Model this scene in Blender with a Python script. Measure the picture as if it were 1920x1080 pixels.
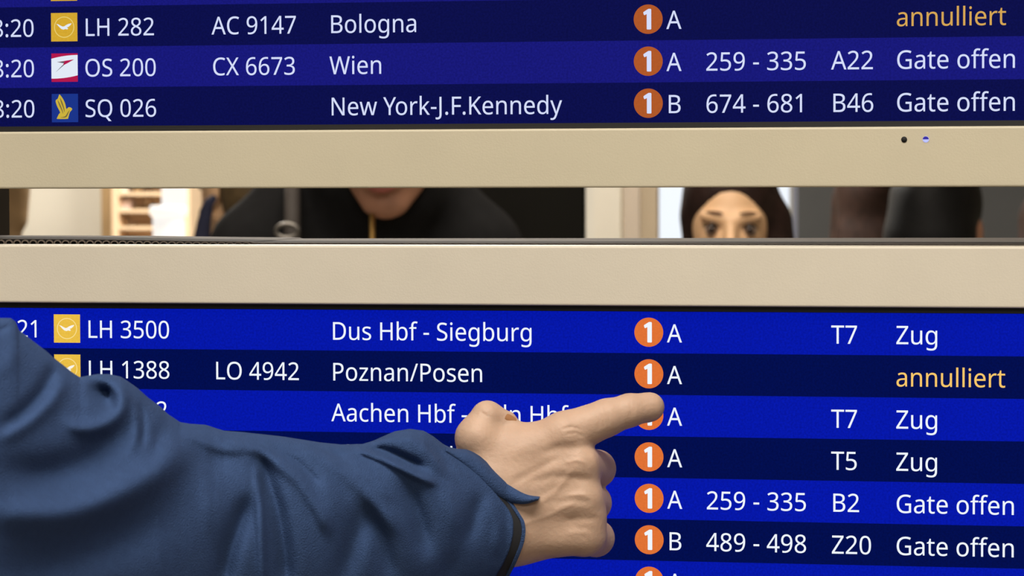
import bpy, bmesh, math, random
import numpy as np
from mathutils import Vector, Matrix

scene = bpy.context.scene
for o in list(bpy.data.objects):
    bpy.data.objects.remove(o)
COL = scene.collection

# ------------------------------------------------------------------ camera
F = 6000.0                                   # focal length in pixels of a 1920 px wide frame
R = np.array([[0.97946302742196, 0.0037167960416363654, 0.20158959134983515],
              [0.004322085069549182, 0.9992132779357539, -0.039422642954747476],
              [-0.20157752229368292, 0.039484308580381614, 0.9786763979384958]])
M2 = np.array([[1, 0, 0], [0, 0, 1], [0, -1, 0]], float)      # (x, down, depth) -> (x, y, z)
RIGHT, DOWN, FWD = (M2 @ R[0], M2 @ R[1], M2 @ R[2])
ZREF = 1.6678
def board(X, Y, d=0.0):
    """board millimetres (right, down, toward the room behind) -> world metres"""
    return np.array([(X - 275) / 1000, d / 1000, ZREF - Y / 1000])
CAM = board(612.65126, 67.80308, -1632.16968)

def W(u, v, d):
    """the place at depth d (metres, along the viewing axis) in the direction (u, v)"""
    u = np.asarray(u, float); v = np.asarray(v, float); d = np.asarray(d, float)
    a = ((u - 960) / F * d)[..., None]; b = ((v - 540) / F * d)[..., None]
    return CAM + a * RIGHT + b * DOWN + d[..., None] * FWD
def screen_depth(u, v, y=0.0):
    """depth of the vertical plane y behind the screens in the direction (u, v)"""
    k = FWD[1] + (u - 960) / F * RIGHT[1] + (v - 540) / F * DOWN[1]
    return (y - CAM[1]) / k
def onplane(u, v, y=0.0):
    return W(u, v, screen_depth(u, v, y))

cd = bpy.data.cameras.new('camera'); cam = bpy.data.objects.new('camera', cd); COL.objects.link(cam)
cd.sensor_width = 36; cd.lens = F / 1920 * 36; cd.clip_start = 0.05; cd.clip_end = 100
mw = Matrix.Identity(4)
for i in range(3):
    mw[i][0] = RIGHT[i]; mw[i][1] = -DOWN[i]; mw[i][2] = -FWD[i]; mw[i][3] = CAM[i]
cam.matrix_world = mw
cd.dof.use_dof = True; cd.dof.focus_distance = 1.662; cd.dof.aperture_fstop = 27
scene.camera = cam

# ------------------------------------------------------------------ light
scene.view_settings.view_transform = 'Standard'; scene.view_settings.look = 'None'
scene.view_settings.gamma = 1; scene.view_settings.exposure = 0; scene.view_settings.use_curve_mapping = False
scene.cycles.use_denoising = True; scene.cycles.max_bounces = 8
w = bpy.data.worlds.new('hall_air'); scene.world = w; w.use_nodes = True
w.node_tree.nodes['Background'].inputs[0].default_value = (1.0, 0.93, 0.84, 1)
w.node_tree.nodes['Background'].inputs[1].default_value = 0.10
def area(name, loc, size, sizey, power, color, target=None):
    l = bpy.data.lights.new(name, 'AREA'); l.shape = 'RECTANGLE'; l.size = size; l.size_y = sizey
    l.energy = power; l.color = color
    o = bpy.data.objects.new(name, l); COL.objects.link(o); o.location = loc
    if target is not None:
        o.rotation_euler = (Vector(target) - Vector(loc)).to_track_quat('-Z', 'Y').to_euler()
    return o
area('ceiling_lamp_light', (0.1, -1.15, 3.02), 1.6, 0.7, 60, (1.0, 0.945, 0.875))
area('ceiling_lamp_light', (1.2, -3.1, 3.02), 1.6, 0.7, 45, (1.0, 0.945, 0.875))
area('ceiling_lamp_light', (-0.6, 2.4, 3.02), 1.6, 0.7, 50, (1.0, 0.88, 0.74))
area('ceiling_lamp_light', (-1.6, 5.6, 3.02), 1.6, 0.7, 185, (1.0, 0.95, 0.87))

# ------------------------------------------------------------------ helpers
def lin(c):
    return tuple(((x / 255) / 12.92 if x / 255 <= 0.04045 else ((x / 255 + 0.055) / 1.055) ** 2.4) for x in c)
def mat(name, rgb, rough=0.6, metal=0.0, noise=0.0, nscale=60.0, bump=0.0, bscale=400.0, sss=0.0, coat=0.0, spec=0.5, srgb=True):
    m = bpy.data.materials.new(name); m.use_nodes = True
    nt = m.node_tree; b = nt.nodes['Principled BSDF']; c = lin(rgb) if srgb else rgb
    b.inputs['Base Color'].default_value = (*c, 1); b.inputs['Roughness'].default_value = rough
    b.inputs['Metallic'].default_value = metal; b.inputs['Specular IOR Level'].default_value = spec
    if coat: b.inputs['Coat Weight'].default_value = coat
    tc = nt.nodes.new('ShaderNodeTexCoord')
    if noise:
        n = nt.nodes.new('ShaderNodeTexNoise'); n.inputs['Scale'].default_value = nscale; n.inputs['Detail'].default_value = 5
        nt.links.new(tc.outputs['Object'], n.inputs['Vector'])
        r = nt.nodes.new('ShaderNodeMapRange'); r.inputs['From Min'].default_value = 0.3; r.inputs['From Max'].default_value = 0.7
        r.inputs['To Min'].default_value = 1 - noise; r.inputs['To Max'].default_value = 1 + noise
        nt.links.new(n.outputs['Fac'], r.inputs['Value'])
        h = nt.nodes.new('ShaderNodeVectorMath'); h.operation = 'SCALE'; h.inputs[0].default_value = c
        nt.links.new(r.outputs[0], h.inputs['Scale']); nt.links.new(h.outputs[0], b.inputs['Base Color'])
    if bump:
        n = nt.nodes.new('ShaderNodeTexNoise'); n.inputs['Scale'].default_value = bscale; n.inputs['Detail'].default_value = 4
        nt.links.new(tc.outputs['Object'], n.inputs['Vector'])
        p = nt.nodes.new('ShaderNodeBump'); p.inputs['Strength'].default_value = bump; p.inputs['Distance'].default_value = 0.002
        nt.links.new(n.outputs['Fac'], p.inputs['Height']); nt.links.new(p.outputs[0], b.inputs['Normal'])
    if sss:
        b.inputs['Subsurface Weight'].default_value = sss; b.inputs['Subsurface Radius'].default_value = (1, 0.35, 0.2)
        b.inputs['Subsurface Scale'].default_value = 0.006
    return m
def lcd(name, rgb, noise=0.12, k=1.0):
    """backlit liquid crystal colour: gives off its own light behind a dark, slightly glossy sheet"""
    m = bpy.data.materials.new(name); m.use_nodes = True; nt = m.node_tree; b = nt.nodes['Principled BSDF']
    c = lin(rgb); b.inputs['Base Color'].default_value = (0, 0, 0, 1); b.inputs['Roughness'].default_value = 0.6
    b.inputs['Specular IOR Level'].default_value = 0.02
    b.inputs['Emission Color'].default_value = (*c, 1); b.inputs['Emission Strength'].default_value = k
    if noise:
        tc = nt.nodes.new('ShaderNodeTexCoord')
        n = nt.nodes.new('ShaderNodeTexNoise'); n.inputs['Scale'].default_value = 900; n.inputs['Detail'].default_value = 2
        nt.links.new(tc.outputs['Object'], n.inputs['Vector'])
        r = nt.nodes.new('ShaderNodeMapRange'); r.inputs['From Min'].default_value = 0.3; r.inputs['From Max'].default_value = 0.7
        r.inputs['To Min'].default_value = k * (1 - noise); r.inputs['To Max'].default_value = k * (1 + noise)
        nt.links.new(n.outputs['Fac'], r.inputs['Value']); nt.links.new(r.outputs[0], b.inputs['Emission Strength'])
    return m
def link(name, me, mats, parent=None, smooth=False):
    if not isinstance(mats, (list, tuple)): mats = [mats]
    if not me.materials:
        for m in mats: me.materials.append(m)
    if smooth: me.polygons.foreach_set('use_smooth', [True] * len(me.polygons))
    o = bpy.data.objects.new(name, me); COL.objects.link(o)
    if parent is not None:
        o.parent = parent; o.matrix_parent_inverse = WM(parent).inverted()
    return o
def pydata(name, V, Fc, mats, parent=None, smooth=False, mi=None, rel=None):
    """mesh object; vertices given in world metres; its origin is put at rel (or the mean)"""
    V = np.asarray(V, float); c = V.mean(0) if rel is None else np.asarray(rel, float)
    me = bpy.data.meshes.new(name); me.from_pydata((V - c).tolist(), [], [list(map(int, f)) for f in Fc]); me.update()
    if not isinstance(mats, (list, tuple)): mats = [mats]
    for m in mats: me.materials.append(m)
    if mi is not None: me.polygons.foreach_set('material_index', mi)
    bm = bmesh.new(); bm.from_mesh(me); bmesh.ops.recalc_face_normals(bm, faces=bm.faces); bm.to_mesh(me); bm.free()
    if smooth: me.polygons.foreach_set('use_smooth', [True] * len(me.polygons))
    o = bpy.data.objects.new(name, me); COL.objects.link(o); o.location = c
    if parent is not None:
        o.parent = parent; o.matrix_parent_inverse = WM(parent).inverted()
    return o
def WM(o):
    m = o.matrix_basis.copy()
    return m if o.parent is None else WM(o.parent) @ o.matrix_parent_inverse @ m
def tag(o, label, cat, group=None):
    o['label'] = label; o['category'] = cat
    if group: o['group'] = group
    return o
def empty(name, loc, label, cat, group=None):
    o = bpy.data.objects.new(name, None); COL.objects.link(o); o.location = loc; o.empty_display_size = 0.05
    return tag(o, label, cat, group)
def box(name, lo, hi, m, parent=None, bevel=0.0, seg=2, smooth=False):
    lo = np.minimum(lo, hi); hi2 = np.maximum(lo, hi)
    c = (lo + hi2) / 2; s = hi2 - lo
    bm = bmesh.new(); bmesh.ops.create_cube(bm, size=1)
    for v in bm.verts: v.co = Vector((v.co.x * s[0], v.co.y * s[1], v.co.z * s[2]))
    if bevel: bmesh.ops.bevel(bm, geom=bm.edges[:], offset=bevel, segments=seg, profile=0.5, affect='EDGES')
    me = bpy.data.meshes.new(name); bm.to_mesh(me); bm.free(); me.materials.append(m)
    if smooth: me.polygons.foreach_set('use_smooth', [True] * len(me.polygons))
    o = bpy.data.objects.new(name, me); COL.objects.link(o); o.location = c
    if parent is not None:
        o.parent = parent; o.matrix_parent_inverse = WM(parent).inverted()
    return o
def tube(name, pts, rads, m, parent=None, n=16, closed=False, flat=1.0):
    pts = np.asarray(pts, float); k = len(pts); V = []; Fc = []
    up = np.array([0.13, 0.2, 1.0])
    for i in range(k):
        a = pts[(i - 1) % k] if closed else pts[max(i - 1, 0)]; b = pts[(i + 1) % k] if closed else pts[min(i + 1, k - 1)]
        t = b - a; t /= np.linalg.norm(t); x = np.cross(t, up); x /= np.linalg.norm(x); y = np.cross(t, x)
        for j in range(n):
            q = 2 * math.pi * j / n; V.append(pts[i] + rads[i] * (math.cos(q) * x * flat + math.sin(q) * y))
    for i in range(k if closed else k - 1):
        for j in range(n):
            a = i * n + j; b = i * n + (j + 1) % n; c = ((i + 1) % k) * n; Fc.append((a, b, c + (j + 1) % n, c + j))
    if not closed: Fc += [list(range(n))[::-1], [(k - 1) * n + j for j in range(n)]]
    return pydata(name, V, Fc, m, parent, True)
def lathe(name, c, prof, m, parent=None, n=32):
    V = []; Fc = []
    for r, z in prof:
        for j in range(n):
            q = 2 * math.pi * j / n; V.append((c[0] + r * math.cos(q), c[1] + r * math.sin(q), c[2] + z))
    for i in range(len(prof) - 1):
        for j in range(n): Fc.append((i * n + j, i * n + (j + 1) % n, (i + 1) * n + (j + 1) % n, (i + 1) * n + j))
    Fc += [list(range(n)), [(len(prof) - 1) * n + j for j in range(n)]]
    return pydata(name, V, Fc, m, parent, True)

# ---- signed distance shapes meshed with surface nets
def smin(a, b, k):
    h = np.clip(0.5 + 0.5 * (b - a) / k, 0, 1); return b * (1 - h) + a * h - k * h * (1 - h)
def smax(a, b, k): return -smin(-a, -b, k)
def cone(P, a, b, ra, rb):
    a = np.array(a, np.float32); b = np.array(b, np.float32); ba = b - a; pa = P - a
    h = np.clip((pa @ ba) / max(ba @ ba, 1e-12), 0, 1)
    return np.linalg.norm(pa - h[..., None] * ba, axis=-1) - (ra + (rb - ra) * h)
def ell(P, c, r, rot=None):
    q = P - np.array(c, np.float32)
    if rot is not None: q = q @ np.array(rot, np.float32)
    r = np.array(r, np.float32); k0 = np.linalg.norm(q / r, axis=-1); k1 = np.linalg.norm(q / (r * r), axis=-1)
    return k0 * (k0 - 1) / np.maximum(k1, 1e-6)
def grid(lo, hi, st):
    ax = [np.arange(lo[i], hi[i] + st, st, dtype=np.float32) for i in range(3)]
    return np.stack(np.meshgrid(*ax, indexing='ij'), -1)
def nets(D, lo, st):
    S = D < 0; nx, ny, nz = D.shape
    cnt = np.zeros((nx - 1, ny - 1, nz - 1), np.int8); acc = np.zeros((nx - 1, ny - 1, nz - 1, 3), np.float32)
    n = np.zeros((nx - 1, ny - 1, nz - 1), np.float32)
    offs = [(i, j, k) for i in (0, 1) for j in (0, 1) for k in (0, 1)]
    sl = lambda A, o: A[o[0]:o[0] + nx - 1, o[1]:o[1] + ny - 1, o[2]:o[2] + nz - 1]
    for a in offs:
        for d in range(3):
            if a[d]: continue
            b = list(a); b[d] = 1; b = tuple(b)
            sa, sb = sl(S, a), sl(S, b); m = sa != sb; da, db = sl(D, a), sl(D, b)
            t = np.where(m, da / np.where(m, da - db, 1), 0)
            for q in range(3): acc[..., q] += np.where(m, (t if q == d else a[q]), 0)
            n += m
    act = n > 0; idx = -np.ones(act.shape, np.int64); I = np.argwhere(act); idx[act] = np.arange(len(I))
    V = np.array(lo) + st * (I + acc[act] / n[act][:, None])
    Fs = []
    for d in range(3):
        e1, e2 = [(1, 2), (2, 0), (0, 1)][d]
        sh = [slice(None)] * 3; sh2 = [slice(None)] * 3; sh[d] = slice(0, -1); sh2[d] = slice(1, None)
        m = S[tuple(sh)] != S[tuple(sh2)]; q = np.argwhere(m)
        q = q[(q[:, e1] > 0) & (q[:, e2] > 0) & (q[:, e1] < D.shape[e1] - 1) & (q[:, e2] < D.shape[e2] - 1)]
        ins = S[tuple(sh)][tuple(q.T)]
        def g(o1, o2):
            p = q.copy(); p[:, e1] += o1; p[:, e2] += o2; return idx[tuple(p.T)]
        f = np.stack([g(-1, -1), g(0, -1), g(0, 0), g(-1, 0)], 1); f[~ins] = f[~ins][:, ::-1]; Fs.append(f)
    return V, np.concatenate(Fs)
def smooth_verts(V, Fc, it=2, lam=0.5):
    e = np.concatenate([Fc[:, [i, (i + 1) % 4]] for i in range(4)]); e = np.concatenate([e, e[:, ::-1]])
    for _ in range(it):
        s = np.zeros_like(V); c = np.zeros(len(V)); np.add.at(s, e[:, 0], V[e[:, 1]]); np.add.at(c, e[:, 0], 1)
        V = V + lam * (s / np.maximum(c, 1)[:, None] - V)
    return V
def fastmesh(name, V, Fc, m, parent=None, rel=None):
    V = np.asarray(V, np.float64); c = V.mean(0) if rel is None else np.asarray(rel, float)
    me = bpy.data.meshes.new(name); me.vertices.add(len(V)); me.vertices.foreach_set('co', (V - c).astype(np.float32).ravel())
    nf = len(Fc); me.loops.add(nf * 4); me.loops.foreach_set('vertex_index', Fc.astype(np.int32).ravel())
    me.polygons.add(nf); me.polygons.foreach_set('loop_start', np.arange(nf, dtype=np.int32) * 4)
    me.update(calc_edges=True); me.validate(); me.materials.append(m)
    me.polygons.foreach_set('use_smooth', [True] * nf)
    o = bpy.data.objects.new(name, me); COL.objects.link(o); o.location = c
    if parent is not None:
        o.parent = parent; o.matrix_parent_inverse = WM(parent).inverted()
    return o
def sdf(name, fn, lo, hi, st, m, parent=None, xf=None, sm=1):
    P = grid(lo, hi, st); V, Fc = nets(fn(P), lo, st); V = smooth_verts(V, Fc, sm)
    if xf is not None: V = xf(V)
    return fastmesh(name, V, Fc, m, parent)

# ------------------------------------------------------------------ materials
M_bezel = mat('champagne_lacquered_metal', (184, 174, 149), 0.42, 0.0, 0.02, 40, 0.05, 900)
M_bezel2 = mat('pale_champagne_lacquered_metal', (196, 187, 169), 0.42, 0.0, 0.02, 40, 0.05, 900)
M_house = mat('grey_lacquered_metal', (112, 101, 90), 0.7, 0.0, 0.05, 60, spec=.2)
M_black = mat('black_plastic', (20, 18, 16), 0.5)
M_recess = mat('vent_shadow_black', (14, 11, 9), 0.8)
M_post = mat('dark_brown_metal', (46, 37, 34), 0.55, 0.2)

# ------------------------------------------------------------------ structure
def structure(o): o['kind'] = 'structure'; return o
M_floor = mat('polished_stone_floor', (150, 140, 126), 0.35, 0, 0.06, 8)
M_ceil = mat('white_ceiling_paint', (214, 206, 192), 0.9)
M_cream = mat('cream_wall_paint', (242, 235, 218), 0.9, 0, 0.02, 4)
M_greyw = mat('dark_grey_wall_paint', (57, 57, 56), 0.9, 0, 0.12, 3)
structure(box('floor', (-5, -5, -0.1), (5, 9.2, 0), M_floor))
structure(box('ceiling', (-5, -5, 3.1), (5, 9.2, 3.2), M_ceil))
structure(box('wall_back', (-5, 9.0, 0), (5, 9.2, 3.1), M_cream))
structure(box('wall_right', (4.9, -5, 0), (5.0, 9.0, 3.1), M_cream))
M_lampface = bpy.data.materials.new('lamp_diffuser'); M_lampface.use_nodes = True
b_ = M_lampface.node_tree.nodes['Principled BSDF']; b_.inputs['Emission Color'].default_value = (1, .93, .84, 1); b_.inputs['Emission Strength'].default_value = 3
M_lampframe = mat('white_lamp_frame', (225, 222, 215), 0.5)
for k, (x, y, lb) in enumerate([(0.1, -1.15, 'white ceiling panel lamp above the pointing arm'), (1.2, -3.1, 'white ceiling panel lamp behind the viewer'),
                            (-0.6, 2.4, 'white ceiling panel lamp just behind the flight displays'), (-1.6, 5.6, 'white ceiling panel lamp near the cream back wall')]):
    e = empty('ceiling_lamp', (x, y, 3.1), lb, 'lamp')
    box('lamp_frame', (x - 0.84, y - 0.39, 3.05), (x + 0.84, y + 0.39, 3.1), M_lampframe, e, 0.006)
    box('lamp_diffuser', (x - 0.80, y - 0.35, 3.035), (x + 0.80, y + 0.35, 3.055), M_lampface, e)

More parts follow.
